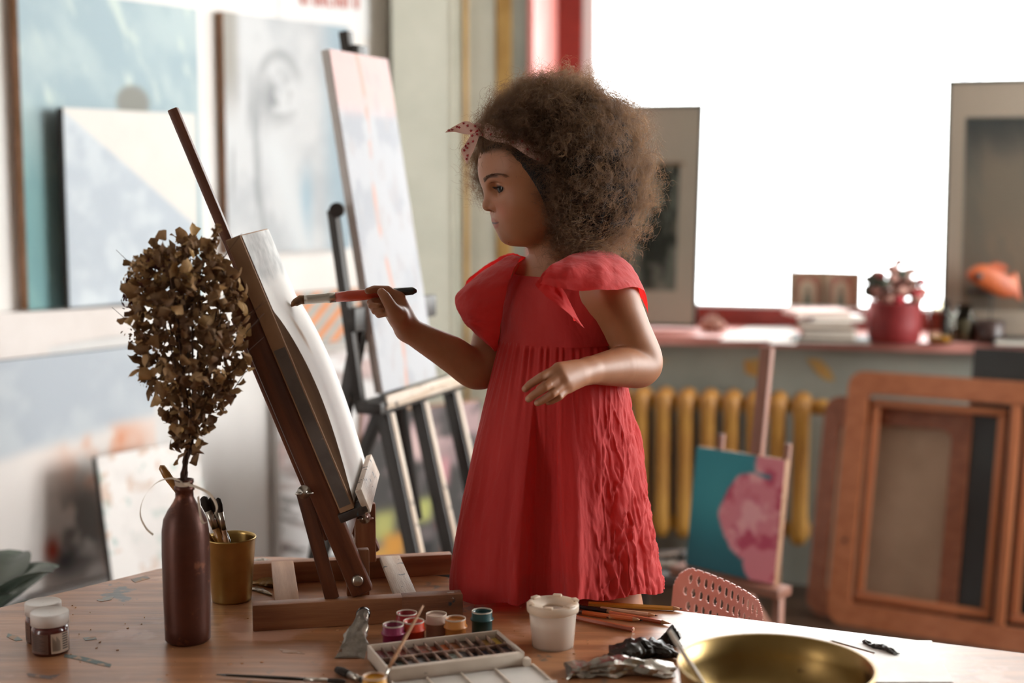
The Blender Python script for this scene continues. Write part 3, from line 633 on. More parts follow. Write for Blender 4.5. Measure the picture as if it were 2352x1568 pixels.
# turned-up hem: a second layer inside
j0 = int(NS*.90); Hm = SK[:, j0:, :].copy(); ctr = np.stack([cx[0, j0:]+0*Hm[..., 0], cy[0, j0:]+0*Hm[..., 0]], 2); Hm[..., :2] = ctr+(Hm[..., :2]-ctr)*.986
idx = np.arange(Hm.shape[0]*Hm.shape[1]).reshape(Hm.shape[:2]); Fq = np.stack([idx[:-1, :-1], idx[1:, :-1], idx[1:, 1:], idx[:-1, 1:]], 2).reshape(-1, 4)
add('hem', mesh_from('hem', Hm.reshape(-1, 3), Fq), 'coral_cotton', dress, smooth=True)
def sleeve(name, seam, edge, bulge, NU=90, NW=26, ruf=.004, rf=9, seed=3):
    S_ = [A3(D(*q)) for q in seam]; E_ = [A3(D(*q)) for q in edge]; R = []
    for j in range(NW+1):
        w = j/NW; r = []
        for i in range(NU+1):
            u = i/NU; a = crom(S_, u); e = crom(E_, u); p = a+(e-a)*w; k = math.sin(math.pi*w)**.8
            p = p+np.array(bulge)*k*(.35+.65*math.sin(math.pi*min(max(u, 0), 1)))
            wr = (float(fbm(u*9, w*3, seed))-.5)*.014*w+(abs(float(fbm(u*16+3, w*5, seed+5))-.5))*.012*(.3+w*.7)
            p = p+np.array([0, -1, .5])*wr+np.array([-.3, -1, .2])*(math.sin(u*rf*2*math.pi)*ruf*(.4*(1-w)+.3*w)); r.append(Vector(p))
        R.append(r)
    return add(name, MB().grid(R), 'coral_cotton', dress, smooth=True)
sleeve('sleeve_ruffle', [(1318, 738, 1.992), (1306, 690, 1.985), (1275, 640, 1.985), (1268, 618, 2.0), (1305, 588, 2.035), (1372, 574, 2.08), (1425, 592, 2.13), (1446, 650, 2.16)],
       [(1342, 756, 1.957), (1287, 708, 1.942), (1240, 668, 1.942), (1235, 650, 1.945), (1300, 664, 1.935), (1405, 668, 1.955), (1476, 668, 2.04), (1489, 722, 2.10)], (.004, -.008, .012), seed=3)
sleeve('sleeve_ruffle', [(1198, 590, 2.135), (1182, 615, 2.105), (1165, 660, 2.095), (1154, 720, 2.10), (1147, 770, 2.11), (1143, 806, 2.13)],
       [(1170, 585, 2.20), (1112, 622, 2.20), (1047, 681, 2.165), (1060, 733, 2.14), (1083, 757, 2.13), (1140, 808, 2.132)], (-.010, -.022, .004), seed=13, rf=6)
sleeve('sleeve_ruffle', [(1198, 588, 2.15), (1210, 596, 2.18), (1205, 640, 2.25), (1190, 700, 2.28)],
       [(1165, 583, 2.205), (1076, 643, 2.225), (1075, 690, 2.25), (1110, 760, 2.26)], (-.01, .0, .008), seed=23, rf=3)
# ---- hair
mat('hair_core', '130b07', .95, '1c110b', 60, bump=.6, bscale=90)
KS = SDF()
def he(f, l, u, rf, rl, ru, k=.012, op='u'): KS.ell(h(f, l, u), (rf, rl, ru), HR, k, op)
he(-.010, 0, .030, .094, .080, .084, .01)
he(.024, 0, .053, .053, .058, .041, .012)            # swept-back hair above the forehead
he(-.036, 0, .014, .107, .106, .109, .012)           # afro core
he(-.045, .055, -.035, .058, .045, .07, .02); he(-.045, -.055, -.035, .058, .045, .07, .02); he(-.075, 0, -.045, .06, .075, .07, .02)
for s_ in (1, -1): he(.076, s_*.022, -.036, .064, .070, .086, .010, 's')   # face opening
he(.03, 0, -.105, .07, .06, .055, .01, 's')
Pk, Fk = KS.mesh(np.arange(HC[0]-.2, HC[0]+.2, .003), np.arange(HC[1]-.2, HC[1]+.2, .003), np.arange(HC[2]-.2, HC[2]+.2, .003))
hd = (Pk-HC); Pk = Pk+hd/np.linalg.norm(hd, axis=1, keepdims=True)*((fbm(Pk[:, 0]*90+Pk[:, 1]*60, Pk[:, 2]*90+Pk[:, 1]*40, 8)-.5)*.012*sst(.0, .09, np.linalg.norm(hd, axis=1)-.03))[:, None]
hair = add('hair', mesh_from('hair', Pk, Fk), 'hair_core', girl, smooth=True); hair['label'] = 'big dark brown curly afro hair'
def hair_mat():
    m = mat('curl', '1b1009', .45, spec=.4, tl=.30, tlc='d8a478')
hair_mat()
r_ = np.random.default_rng(5)
def make_curls():
    NCL = 2900; PER = 9; K = 34
    P0 = []; P1 = []; 
    cen = np.array([-.036, 0, .008])
    while len(P0) < NCL:
        d = r_.normal(size=3); d /= np.linalg.norm(d); f, l, u = d
        # root on the scalp
        c = np.array([-.012, 0, .026]); rt = c+d*np.array([.088, .074, .080])
        front = rt[0] > .012
        if front and (-.636*rt[0]+.772*rt[2]) < .012: continue
        if rt[2] < -.060+.4*max(rt[0]+.03, 0): continue
        if rt[1] < -.02 and rt[0] > -.03 and rt[2] < -.012: continue
        # envelope end
        e = rt+0; dd = rt-cen; dd = dd/np.linalg.norm(dd); dd = dd+r_.normal(size=3)*.16; dd /= np.linalg.norm(dd)
        R = .134+.006*max(dd[2], 0)
        R *= r_.uniform(.80, 1.06) if r_.random() < .8 else r_.uniform(.6, .95)
        e = cen+dd*R*np.array([1.03, 1.0, 1.0])
        if dd[2] < .1: e[2] -= .030*r_.random()*(1-max(dd[2], -1))
        if e[0] > .018 and e[2] < .062 and e[1] > -.06: e[0] = min(e[0], .012+.02*r_.random())     # keep the near cheek clear
        P0.append(rt); P1.append(e)
    # far-side curls swept forward past the face
    for q in range(210):
        P0.append(np.array([.01, -.07, .02+.03*r_.random()])); P1.append(np.array([r_.uniform(.02, .085), r_.uniform(-.125, -.085), r_.uniform(-.022, .055)]))
    # short curls softening the edge against the near cheek and neck
    for q in range(620):
        u0 = r_.uniform(-.078, .074); f0 = float(np.interp(u0, [-.078, -.02, .03, .058, .074], [-.008, -.001, .010, .032, .054]))+r_.normal()*.003
        ls = .076*math.sqrt(max(1-((f0+.01)/.094)**2-((u0-.02)/.13)**2, .1)); P0.append(np.array([f0-.016, ls-.004, u0+.008])); P1.append(np.array([f0+.003+abs(r_.normal())*.004, ls+.004+.008*r_.random(), u0-.010+r_.normal()*.008]))
    P0 = np.array(P0); P1 = np.array(P1); n = len(P0)
    P0 = np.repeat(P0, PER, 0); P1 = np.repeat(P1, PER, 0); m = len(P0)
    tight = np.repeat(np.where(r_.random(n) < .28, .22, 1.0), PER)[:, None]   # some locks hold together as ringlets
    P0 = P0+r_.normal(size=(m, 3))*.004*tight; P1 = P1+r_.normal(size=(m, 3))*.007*tight
    rc = np.repeat(r_.uniform(.0022, .0062, n), PER)*np.where(tight[:, 0] < 1, r_.uniform(1.15, 1.35, m), r_.uniform(.7, 1.3, m)); pit = np.repeat(r_.uniform(.011, .022, n), PER); phs = np.repeat(r_.uniform(0, 6.28, n), PER)+r_.normal(size=m)*.7*tight[:, 0]
    sgn = np.repeat(r_.choice([-1, 1], n), PER); dr = P1-P0; Ln = np.linalg.norm(dr, axis=1); dn = dr/Ln[:, None]
    a = np.cross(dn, np.array([.3, .5, .8])); a /= np.linalg.norm(a, axis=1, keepdims=True); bb = np.cross(dn, a)
    t = np.linspace(0, 1, K)[None, :]; ang = phs[:, None]+sgn[:, None]*2*math.pi*t*(Ln/pit)[:, None]; amp = rc[:, None]*sst(0, .25, t)*(1+.5*t)
    w1 = np.repeat(r_.normal(size=(n, 3)), PER, 0)*.010; w2 = r_.normal(size=(m, 3))*.005*tight
    pos = P0[:, None, :]+dr[:, None, :]*t[..., None]+a[:, None, :]*(np.cos(ang)*amp)[..., None]+bb[:, None, :]*(np.sin(ang)*amp)[..., None]
    pos = pos+w1[:, None, :]*(np.sin(t*math.pi*1.2))[..., None]+w2[:, None, :]*(t**2)[..., None]
    world = HC+pos.reshape(-1, 3) @ HR
    return world.astype(np.float32), m, K
def curves_obj(name, world, m, K, r0, r1, parent):
    cu = bpy.data.hair_curves.new(name); cu.add_curves([K]*m)
    cu.attributes['position'].data.foreach_set('vector', world.ravel())
    ra = cu.attributes.get('radius') or cu.attributes.new('radius', 'FLOAT', 'POINT')
    rr = np.tile(np.linspace(r0, r1, K), m).astype(np.float32); ra.data.foreach_set('value', rr); cu.materials.append(MAT['curl'])
    o = bpy.data.objects.new(name, cu); COL.objects.link(o); o.parent = parent; o.matrix_basis = wm(parent).inverted(); o['kind'] = 'stuff'; return o
w_, m_n, K_ = make_curls(); curves_obj('curls', w_, m_n, K_, .00016, .00009, hair)
# slicked short hair between forehead and band, baby hairs
def slick():
    W = []; K = 14; n = 2600
    for i in range(n):
        l = r_.uniform(-.062, .066); s = r_.random(); al = abs(l)/.066
        a = np.array([.086-.050*al**2, l, .050-.030*al**2-abs(r_.normal())*.005]); e = np.array([.060-.055*al**2, l*1.12, .093-.055*al**1.6]); 
        a = a+(e-a)*s*.5; md = (a+e)/2+np.array([.014, 0, .010]); t = np.linspace(0, 1, K)[:, None]
        p = a*(1-t)**2+md*2*t*(1-t)+e*t*t; p[:, 1] += .0016*np.sin(t[:, 0]*22+r_.random()*6)*t[:, 0]; p = p+r_.normal(size=3)*.0016; W.append(p)
    for i in range(90):
        l = r_.uniform(-.05, .06); al = abs(l)/.066; a = np.array([.088-.050*al**2, l, .047-.030*al**2]); t = np.linspace(0, 1, K)[:, None]
        p = a+np.array([.003, r_.normal()*.004, -.010-.008*r_.random()])*t+np.stack([.0015*np.sin(t[:, 0]*9), .0035*np.sin(t[:, 0]*10+r_.random()*6), .002*np.cos(t[:, 0]*10)], 1)*t; W.append(p)
    w = HC+np.concatenate(W) @ HR; return w.astype(np.float32), len(W), K
w_, m_n, K_ = slick(); curves_obj('hairline', w_, m_n, K_, .00022, .0001, hair)
# eyebrows: short hairs
def brows():
    W = []; K = 8
    for s_ in (1, -1):
        for i in range(150):
            t = r_.random(); l = .013+.034*t; arch = .0125+.0062*math.sin(t*math.pi*.75)-.002*t; u = arch+r_.normal()*.0011*(1-.4*t); 
            f = float(np.interp(l, [.010, .020, .030, .040, .048], [.0845, .0825, .0785, .0715, .064])); a = np.array([f, s_*l, u]); q = np.linspace(0, 1, K)[:, None]
            d = np.array([-.003*t, s_*.0048, .0026*(1-1.4*t)])+r_.normal(size=3)*.0006; p = a+d*q+np.array([.0012, 0, 0])*np.sin(q*3.1); W.append(p)
    w = np.concatenate(W); P_ = HC+w @ HR
    # settle the roots on the skin
    return P_.astype(np.float32), len(W), K
w_, m_n, K_ = brows()
from mathutils.kdtree import KDTree
kd = KDTree(len(P)); sel = np.where((f_ > .03) & (u_ > .006) & (u_ < .05))[0]
kd = KDTree(len(sel)); [kd.insert(Vector([float(x) for x in P[i]]), int(i)) for i in sel]; kd.balance()
w_ = w_.reshape(m_n, K_, 3)
for i in range(m_n):
    c_, j_, d_ = kd.find(Vector([float(x) for x in w_[i, 0]])); w_[i] += (np.array(c_[:])-w_[i, 0])+hF*.0006
curves_obj('eyebrows', w_.reshape(-1, 3), m_n, K_, .00022, .00010, hair)
# ---- headband with tied ends
def star_mat():
    m = mat('star_ribbon', 'd9b3a4', .7, 'cfa594', 20, tl=.35); return m
star_mat(); mat('star_red', 'a3202a', .7)
band = None
def bandpt(t, w, r=1.0):
    """t angle around the head, w across the ribbon"""
    c = np.array([-.002, 0, .018]); ax1 = np.array([.087, 0, .071]); ax1 /= np.linalg.norm(ax1); nrm = np.array([-ax1[2], 0, ax1[0]])
    ct, st = math.cos(t), math.sin(t); p = c+ax1*ct*.103*r+np.array([0, 1, 0])*st*.090*r+nrm*w; return h(*p)
R = []
for j in range(9):
    w = (j/8-.5)*.021; rw_ = 1+.03*(1-(2*j/8-1)**2); R.append([Vector(bandpt(-2.4+4.8*i/80, w+.002*math.sin(i*.5), rw_)) for i in range(81)])
band = add('headband', MB().grid(R), 'star_ribbon', girl, smooth=True); band['label'] = 'cream ribbon with red stars tied around the hair'
KN = bandpt(0, 0, 1.03)
add('knot', MB().lathe([(.001, -.010), (.007, -.008), (.0095, 0), (.007, .008), (.001, .010)], 16, c=KN+np.array([-.004, -.004, 0]), R=Matrix.Rotation(.7, 3, 'Y'), wob=lambda a, j: 1+.12*math.sin(a*5+j)), 'star_ribbon', band, smooth=True)
def tail(pxs, wid, seed):
    C = [A3(D(*q)) for q in pxs]; n = 26; R = []; Wv = [A3(D(*q)) for q in wid]
    for i in range(n+1):
        t = i/n; c = crom(C, t); w = crom(Wv, t); R.append([Vector(c+(w-c)*(k/6)+np.array([.002, -.004, .0])*math.sin(math.pi*k/6)*math.sin(t*5+seed)) for k in range(7)])
    return R
tl1 = tail([(1100, 298, 2.080), (1090, 286, 2.078), (1070, 278, 2.076), (1048, 287, 2.072), (1024, 302, 2.068)], [(1096, 308, 2.076), (1082, 309, 2.074), (1062, 307, 2.072), (1045, 303, 2.070), (1024, 304, 2.068)], 1)
tl2 = tail([(1092, 300, 2.076), (1078, 315, 2.072), (1066, 335, 2.068), (1059, 347, 2.066), (1072, 376, 2.066)], [(1104, 306, 2.074), (1098, 320, 2.070), (1092, 336, 2.066), (1084, 354, 2.064), (1073, 376, 2.065)], 2)
def stars(P_, seed, per, size):
    """small five-pointed stars lying on a ribbon grid"""
    rr = random.Random(seed); m_ = MB(); nj, ni = len(P_), len(P_[0]); k = 0
    for q in range(per):
        j = (q+.5)/per*(nj-2)+rr.uniform(-.4, .4); i = ((q*.618) % 1)*(ni-3)+1; j0 = max(min(int(j), nj-2), 0); i0 = int(i)
        p = P_[j0][i0]; ux = (P_[j0+1][i0]-p).normalized(); uy = (P_[j0][i0+1]-p); n_ = ux.cross(uy).normalized(); uy = n_.cross(ux)
        if n_.dot(Vector((0, 0, CAMZ))-p) < 0: n_ = -n_
        c = p+n_*.0012; a0 = rr.uniform(0, 6); V = [c+(ux*math.cos(a0+a*math.pi/5)+uy*math.sin(a0+a*math.pi/5))*(size if a % 2 == 0 else size*.4) for a in range(10)]
        V = V+[v_-n_*.0007 for v_ in V]; m_.raw(V, [tuple(range(10)), tuple(range(19, 9, -1))]+[(a, (a+1) % 10, 10+(a+1) % 10, 10+a) for a in range(10)])
    return m_
for g, sd in ((tl1, 3), (tl2, 4)):
    t_ = add('ribbon_end', MB().grid(g), 'star_ribbon', band, smooth=True)
    add('stars', stars(g, sd, 10, .0026), 'star_red', band)
RT = [list(c) for c in zip(*R)]; add('stars', stars(RT, 9, 34, .0028), 'star_red', band)
# ------------------------------------------------------------------ things on the table
ROT = lambda a, ax='Z': Matrix.Rotation(a, 3, ax)
# ---- chair the girl stands on
mat('pink_plastic', 'e0aa9c', .42, 'd59c8e', 6, c3='5b3f38', n3=14, lo3=.70, hi3=.74)
ch = thing('chair', 'pale pink chair with a perforated backrest behind the table', 'chair', (.16, 2.10, 0))
cb0 = Vector((.279, 2.290, 0)); cb1 = Vector((.383, 2.045, 0)); cdir = (cb1-cb0).normalized(); cn = Vector((-.92, -.39, 0)).normalized(); cW = (cb1-cb0).length; ctop = .742
def backrest():
    NX, NZ = 124, 132; z0, z1 = SEATZ+.03, ctop; keep = {}; V = []; F = []
    def ins(x, z):   # rounded outline
        r = .045; hw = cW/2; xx = abs(x); 
        if xx > hw: return False
        if z > z1-r and xx > hw-r: return (xx-hw+r)**2+(z-z1+r)**2 < r*r
        return True
    def hole(x, z):
        for q in range(-2, 14):
            zr = z1-.040-q*.0225
            if zr < z0+.02: break
            if abs(z-zr) > .0075: continue
            for k in range(-6, 7):
                xc = k*.0178+(0 if q % 2 == 0 else .0089)
                if abs(xc) < cW/2-.022 and ((x-xc)/.0047)**2+((z-zr)/.0076)**2 < 1: return True
        return False
    def vid(i, j, k):
        key = (i, j, k)
        if key not in keep:
            x = -cW/2+cW*i/NX; z = z0+(z1-z0)*j/NZ; cur = .022*(1-(2*x/cW)**2)+.03*((z1-z)/(z1-z0))*0
            p = (cb0+cb1)/2+cdir*x-cn*(cur-.011)+cn*(.0 if k == 0 else -.0022)+cn*.03*((z1-z)/(z1-z0)); keep[key] = len(V); V.append((p.x, p.y, z))
        return keep[key]
    cell = {}
    for j in range(NZ):
        for i in range(NX):
            x = -cW/2+cW*(i+.5)/NX; z = z0+(z1-z0)*(j+.5)/NZ; cell[i, j] = ins(x, z) and not hole(x, z)
    for (i, j), ok in cell.items():
        if not ok: continue
        F.append((vid(i, j, 0), vid(i+1, j, 0), vid(i+1, j+1, 0), vid(i, j+1, 0))); F.append((vid(i, j, 1), vid(i, j+1, 1), vid(i+1, j+1, 1), vid(i+1, j, 1)))
        for (a, c), (e, g) in (((-1, 0), ((i, j), (i, j+1))), ((1, 0), ((i+1, j+1), (i+1, j))), ((0, -1), ((i+1, j), (i, j))), ((0, 1), ((i, j+1), (i+1, j+1)))):
            if not cell.get((i+a, j+c), False): F.append((vid(*e, 0), vid(*g, 0), vid(*g, 1), vid(*e, 1)))
    return MB().raw(V, F)
add('backrest', backrest(), 'pink_plastic', ch)
sc_ = (cb0+cb1)/2+cn*.19; Rc = Matrix((cdir, cn, Vector((0, 0, 1)))).transposed()
add('seat', MB().box(sc_+Vector((0, 0, SEATZ-.012)), (cW+.06, .36, .022), Rc, .008), 'pink_plastic', ch)
for a in (-1, 1):
    for c in (-1, 1):
        p = sc_+cdir*a*(cW/2)+cn*c*.15; beam('leg', p+cdir*a*.02+cn*c*.02, p+Vector((0, 0, SEATZ-.02)), .022, .022, 'pink_plastic', ch, up=(1, 0, 0))
    p = (cb0+cb1)/2+cdir*a*(cW/2-.015)+cn*.03; add('back_post', MB().tube([p+Vector((0, 0, SEATZ-.02)), p+Vector((0, 0, SEATZ+.08))], .008, 8), 'pink_plastic', ch, smooth=True)
# ---- tabletop easel
EO = Vector((-.237, 2.052, 0)); ea = math.radians(11); EX = Vector((math.cos(ea), math.sin(ea), 0)); EY_ = Vector((-math.sin(ea), math.cos(ea), 0)); UZ = Vector((0, 0, 1))
def E(x, y, z): return EO+EX*x+EY_*y+UZ*z
es = thing('tabletop_easel', 'brown wooden tabletop easel with paint-stained rails', 'easel', (EO.x, EO.y, TZ))
beam('base_rail', E(-.146, -.116, TZ+.0185), E(.146, -.116, TZ+.0185), .022, .037, 'wood_mid', es); beam('base_rail', E(-.146, .116, TZ+.0165), E(.166, .116, TZ+.0165), .020, .033, 'wood_mid', es)
beam('base_rail', E(.06, -.1165, TZ+.0188), E(.1463, -.1165, TZ+.0188), .0226, .0376, 'wood_paint_stained', es)['label'] = 'rail end smeared with dried paint'
beam('cross_piece', E(-.098, -.108, TZ+.031), E(-.098, .108, TZ+.031), .034, .009, 'wood_light', es); beam('cross_piece', E(.068, -.108, TZ+.031), E(.068, .108, TZ+.031), .032, .009, 'wood_white_stained', es)
tilt = math.radians(21.6); e2 = math.radians(2.5); EXc = Vector((math.cos(e2), math.sin(e2), 0)); EYc = Vector((-math.sin(e2), math.cos(e2), 0)); S_ = (EXc*-math.sin(tilt)+UZ*math.cos(tilt)); N_ = (EXc*math.cos(tilt)+UZ*math.sin(tilt))
pv = lambda y: E(-.001, -.108, TZ+.062)+EYc*(y+.108)
for y in (-.108, .108):
    p0 = pv(y); beam('side_plank', p0-S_*.022, p0+S_*.458, .018 if y > 0 else .020, .031, 'wood_dark', es, up=N_, bev=.004)
    beam('post', (pv(y)-UZ*.029)+EYc*(.018 if y < 0 else -.018), pv(y)+UZ*(.063 if y > 0 else .038)+EYc*(.018 if y < 0 else -.018), .014, .032, 'wood_mid', es, up=EX)
    add('bolt', MB().lathe([(.0001, -.001), (.0085, -.001), (.0085, .001), (.006, .0035), (.0001, .0045)], 16, c=p0-EY_*.0115+S_*0, R=ROT(ea) @ ROT(math.pi/2, 'X')), 'steel', es, smooth=True)
# support strut with wing nut, thin rear slat, mast, crossbar
wn = pv(-.108)+S_*.145-N_*.022; beam('strut', E(-.036, -.112, TZ+.036), wn, .010, .020, 'wood_dark', es, up=EX)
def wingnut(c):
    R = ROT(ea) @ ROT(math.pi/2, 'X'); m_ = MB().lathe([(.0001, 0), (.0095, 0), (.0095, .0015), (.005, .002), (.0045, .008), (.0001, .009)], 18, c=c, R=R)
    for a in (-1, 1): m_.box(Vector(c)+R @ Vector((a*.007, 0, .008)), (.009, .0025, .009), R @ ROT(a*.5, 'Y'), .001)
    return m_
add('wing_nut', wingnut(wn-EYc*.0185+N_*.004), 'steel', es, smooth=True); add('wing_nut', wingnut(pv(.080)+UZ*.043), 'steel', es, smooth=True)
beam('rear_slat', pv(-.02)+S_*.05-N_*.032, pv(-.02)+S_*.40-N_*.032, .016, .008, 'wood_dark', es, up=N_)
mast = beam('mast', pv(.0)+S_*.08, pv(.0)+S_*.705, .016, .0145, 'wood_dark', es, up=N_); beam('crossbar', pv(-.108)+S_*.435-N_*.004, pv(.108)+S_*.435-N_*.004, .02, .012, 'wood_dark', es, up=N_)
beam('lower_bar', pv(-.098)+S_*.06, pv(.098)+S_*.06, .03, .012, 'wood_dark', es, up=N_)
mat('tray_stained', '4a3428', .5, '2b2420', 20, c3='2f5560', n3=30, lo3=.6, hi3=.66, c4='b9b2a8', n4=40, lo4=.66, hi4=.70, bump=.4, bscale=60); TB = .098   # canvas foot along the slope
tr = beam('tray', pv(-.128)+S_*(TB-.007)+N_*.034, pv(.128)+S_*(TB-.007)+N_*.034, .044, .013, 'tray_stained', es, up=S_)
beam('tray_lip', pv(-.128)+S_*(TB+.004)+N_*.052, pv(.128)+S_*(TB+.004)+N_*.052, .010, .036, 'wood_white_stained', es, up=S_)
# ---- canvas on the easel with a curling sheet
mat('kraft_side', 'a58468', .8, '97765b', 12, bump=.1, bscale=80); mat('grey_tape', '6b6461', .35, '5b5552', 20, c3='b7a793', n3=24, lo3=.6, hi3=.64); mat('paper', 'ece7e2', .8, 'e4dfd9', 6, tl=.25)
mat('paint_vcol', 'ffffff', .75, vcol=True, bump=.15, bscale=90); mat('paper_vcol', 'ffffff', .75, vcol=True, tl=.2)
cvw = thing('canvas', 'thick canvas block standing on the tabletop easel', 'canvas', pv(0)+S_*TB)
c0_ = pv(0.0)+N_*.0165; LEN = .405; Y0, Y1 = -.127, .165
Mc = frameM(c0_, S_, EYc)   # local x up the slope, y along the width, z = toward the painter
zs_ = 1 if (Mc.to_3x3() @ Vector((0, 0, 1))).dot(N_) > 0 else -1
add('canvas_block', MB().box((TB+LEN/2, (Y0+Y1)/2, zs_*.0105), (LEN, Y1-Y0, .021), bev=.0015), 'kraft_side', cvw, Mc)
add('tape', MB().box((TB+.125, Y0-.0004, zs_*.0105), (.235, .0012, .0165)), 'grey_tape', cvw, Mc)
def sheetcol(s, t):
    c = np.ones((len(s), 3))*np.array(hx('efebe6')); g = sst(.80, .86, t+.03*(fbm(s*6, t*9, 4)-.5)); st = fbm(s*14, t*40, 5)
    gr = np.array(hx('a9a9a8'))*(1-st[:, None])+np.array(hx('e8e6e3'))*st[:, None]; c = c*(1-g[:, None])+gr*g[:, None]
    d = np.exp(-(((s-.36)/.05)**2+((t-.60)/.05)**2)); c = c*(1-d[:, None]*.8)+np.array(hx('8a5a2e'))*d[:, None]*.8; return c
ns, ntt = 40, 70; sv, tv = np.meshgrid(np.linspace(0, 1, ns+1), np.linspace(0, 1, ntt+1)); sv, tv = sv.ravel(), tv.ravel()
bul = (.015*np.sin(np.pi*np.clip((.72-tv)/.72, 0, 1)**.8)*(1-.25*sv)+.0016)
Vs = np.stack([TB+.006+(LEN-.008)*tv, Y0+.004+(Y1-Y0-.008)*sv, zs_*(.021+bul)], 1)
idx = np.arange((ns+1)*(ntt+1)).reshape(ntt+1, ns+1); Fs = np.stack([idx[:-1, :-1], idx[:-1, 1:], idx[1:, 1:], idx[1:, :-1]], 2).reshape(-1, 4)
tag(add('paper_sheet', mesh_from('paper_sheet', Vs, Fs, colors=sheetcol(sv, tv)), 'paper_vcol', None, Mc, smooth=True), 'white drawing sheet curling away from the canvas on the easel', 'paper')
# ---- brush in the girl's hand
mat('red_lacquer', 'bd3f22', .25, coat=.5); mat('black_lacquer', '17130f', .22, coat=.5); mat('bristle', '8a5c30', .6, '5a3a1c', 90, (1, 1, 1)); mat('bristle_wet', '7a5a2e', .4)
_r = Vector(ray(668, 704)); _o = Vector((0, 0, CAMZ)); TIP = _o+_r*((c0_+N_*.0245-_o).dot(N_)/_r.dot(N_)); print('brush tip', TIP)
bt = D(702, 688, TIP.y+.010); be = D(958, 667, 2.118); bd = (be-bt).normalized(); BL_ = (be-bt).length
pb = thing('paintbrush', 'red-handled paintbrush with a black tip held in the girl\'s raised hand', 'paintbrush', bt)
RQ = Vector((0, 0, 1)).rotation_difference(bd).to_matrix()
k1, k2 = BL_*.26, BL_*.79
add('handle', MB().lathe([(.0072, k1), (.0082, k1+BL_*.12), (.0080, k1+BL_*.25), (.0066, k2)], 18, c=bt, R=RQ), 'red_lacquer', pb, smooth=True)
add('handle_tip', MB().lathe([(.0066, k2), (.0058, BL_*.96), (.003, BL_*.995), (.0002, BL_)], 18, c=bt, R=RQ), 'black_lacquer', pb, smooth=True)
add('ferrule', MB().lathe([(.0066, -.002), (.0070, .004), (.0070, k1-.012), (.0078, k1-.010), (.0078, k1-.006), (.0072, k1-.005), (.0074, k1+.001)], 18, c=bt, R=RQ), 'steel', pb, smooth=True)
q = [bt+bd*.002, bt-bd*.008+UZ*.0005, bt-bd*.015-UZ*.003, D(674, 697, TIP.y+.003), TIP]
add('bristles', MB().tube(q, [.0064, .0068, .0060, .0042, .0010], 12), 'bristle', pb, smooth=True)
# ---- bottle with dried flowers
mat('bronze', '5a3022', .42, '482418', 9, metal=.45, c3='7c4a34', n3=30, bump=.12, bscale=40)
mat('raffia', 'd9cbb8', .7, tl=.3)
Bc_ = T(420, 1488)+Vector((0, .031, 0)); bo = thing('bottle', 'tall copper-brown painted bottle holding dried flowers', 'bottle', Bc_)
pr = [(.0005, .0), (.026, .0), (.0302, .004), (.0305, .02), (.0312, .06), (.0318, .12), (.0312, .152), (.0285, .168), (.0225, .180), (.0155, .190), (.0122, .197), (.0118, .206), (.0135, .207), (.0135, .2115), (.0115, .213), (.0115, .2155), (.0128, .217), (.0128, .221), (.0105, .2215), (.0098, .216), (.0098, .19)]
add('bottle_body', MB().lathe(pr, 48, c=Bc_, cap=False), 'bronze', bo, smooth=True)
def ribbon(pts, w, name, parent, mt, side=(0, 0, 1)):
    P_ = [Vector(p) for p in pts]; fine = [Vector(crom([np.array(p[:]) for p in P_], i/40)) for i in range(41)]; s = Vector(side); R_ = [[p-s*w/2 for p in fine], [p for p in fine], [p+s*w/2 for p in fine]]
    for i, p in enumerate(fine): R_[1][i] = p+Vector((0, -.0006, 0))
    return add(name, MB().grid(R_), mt, parent, smooth=True)
Yb = Bc_.y
ribbon([D(418, 1108, Yb-.013), D(395, 1098, Yb-.01), D(360, 1108, Yb-.02), D(332, 1140, Yb-.03), D(322, 1180, Yb-.03), D(335, 1212, Yb-.03), D(352, 1228, Yb-.03)], .0032, 'raffia_tie', bo, 'raffia', (.5, 0, .7))
ribbon([D(420, 1110, Yb-.013), D(450, 1118, Yb-.02), D(482, 1135, Yb-.025), D(498, 1170, Yb-.03), D(472, 1200, Yb-.034), D(462, 1190, Yb-.036), D(455, 1140, Yb-.03)], .0045, 'raffia_tie', bo, 'raffia', (.6, 0, .6))
ribbon([D(402, 1110, Yb-.0125), D(412, 1113, Yb-.0135), D(428, 1113, Yb-.0135), D(437, 1109, Yb-.0125)], .006, 'raffia_tie', bo, 'raffia')
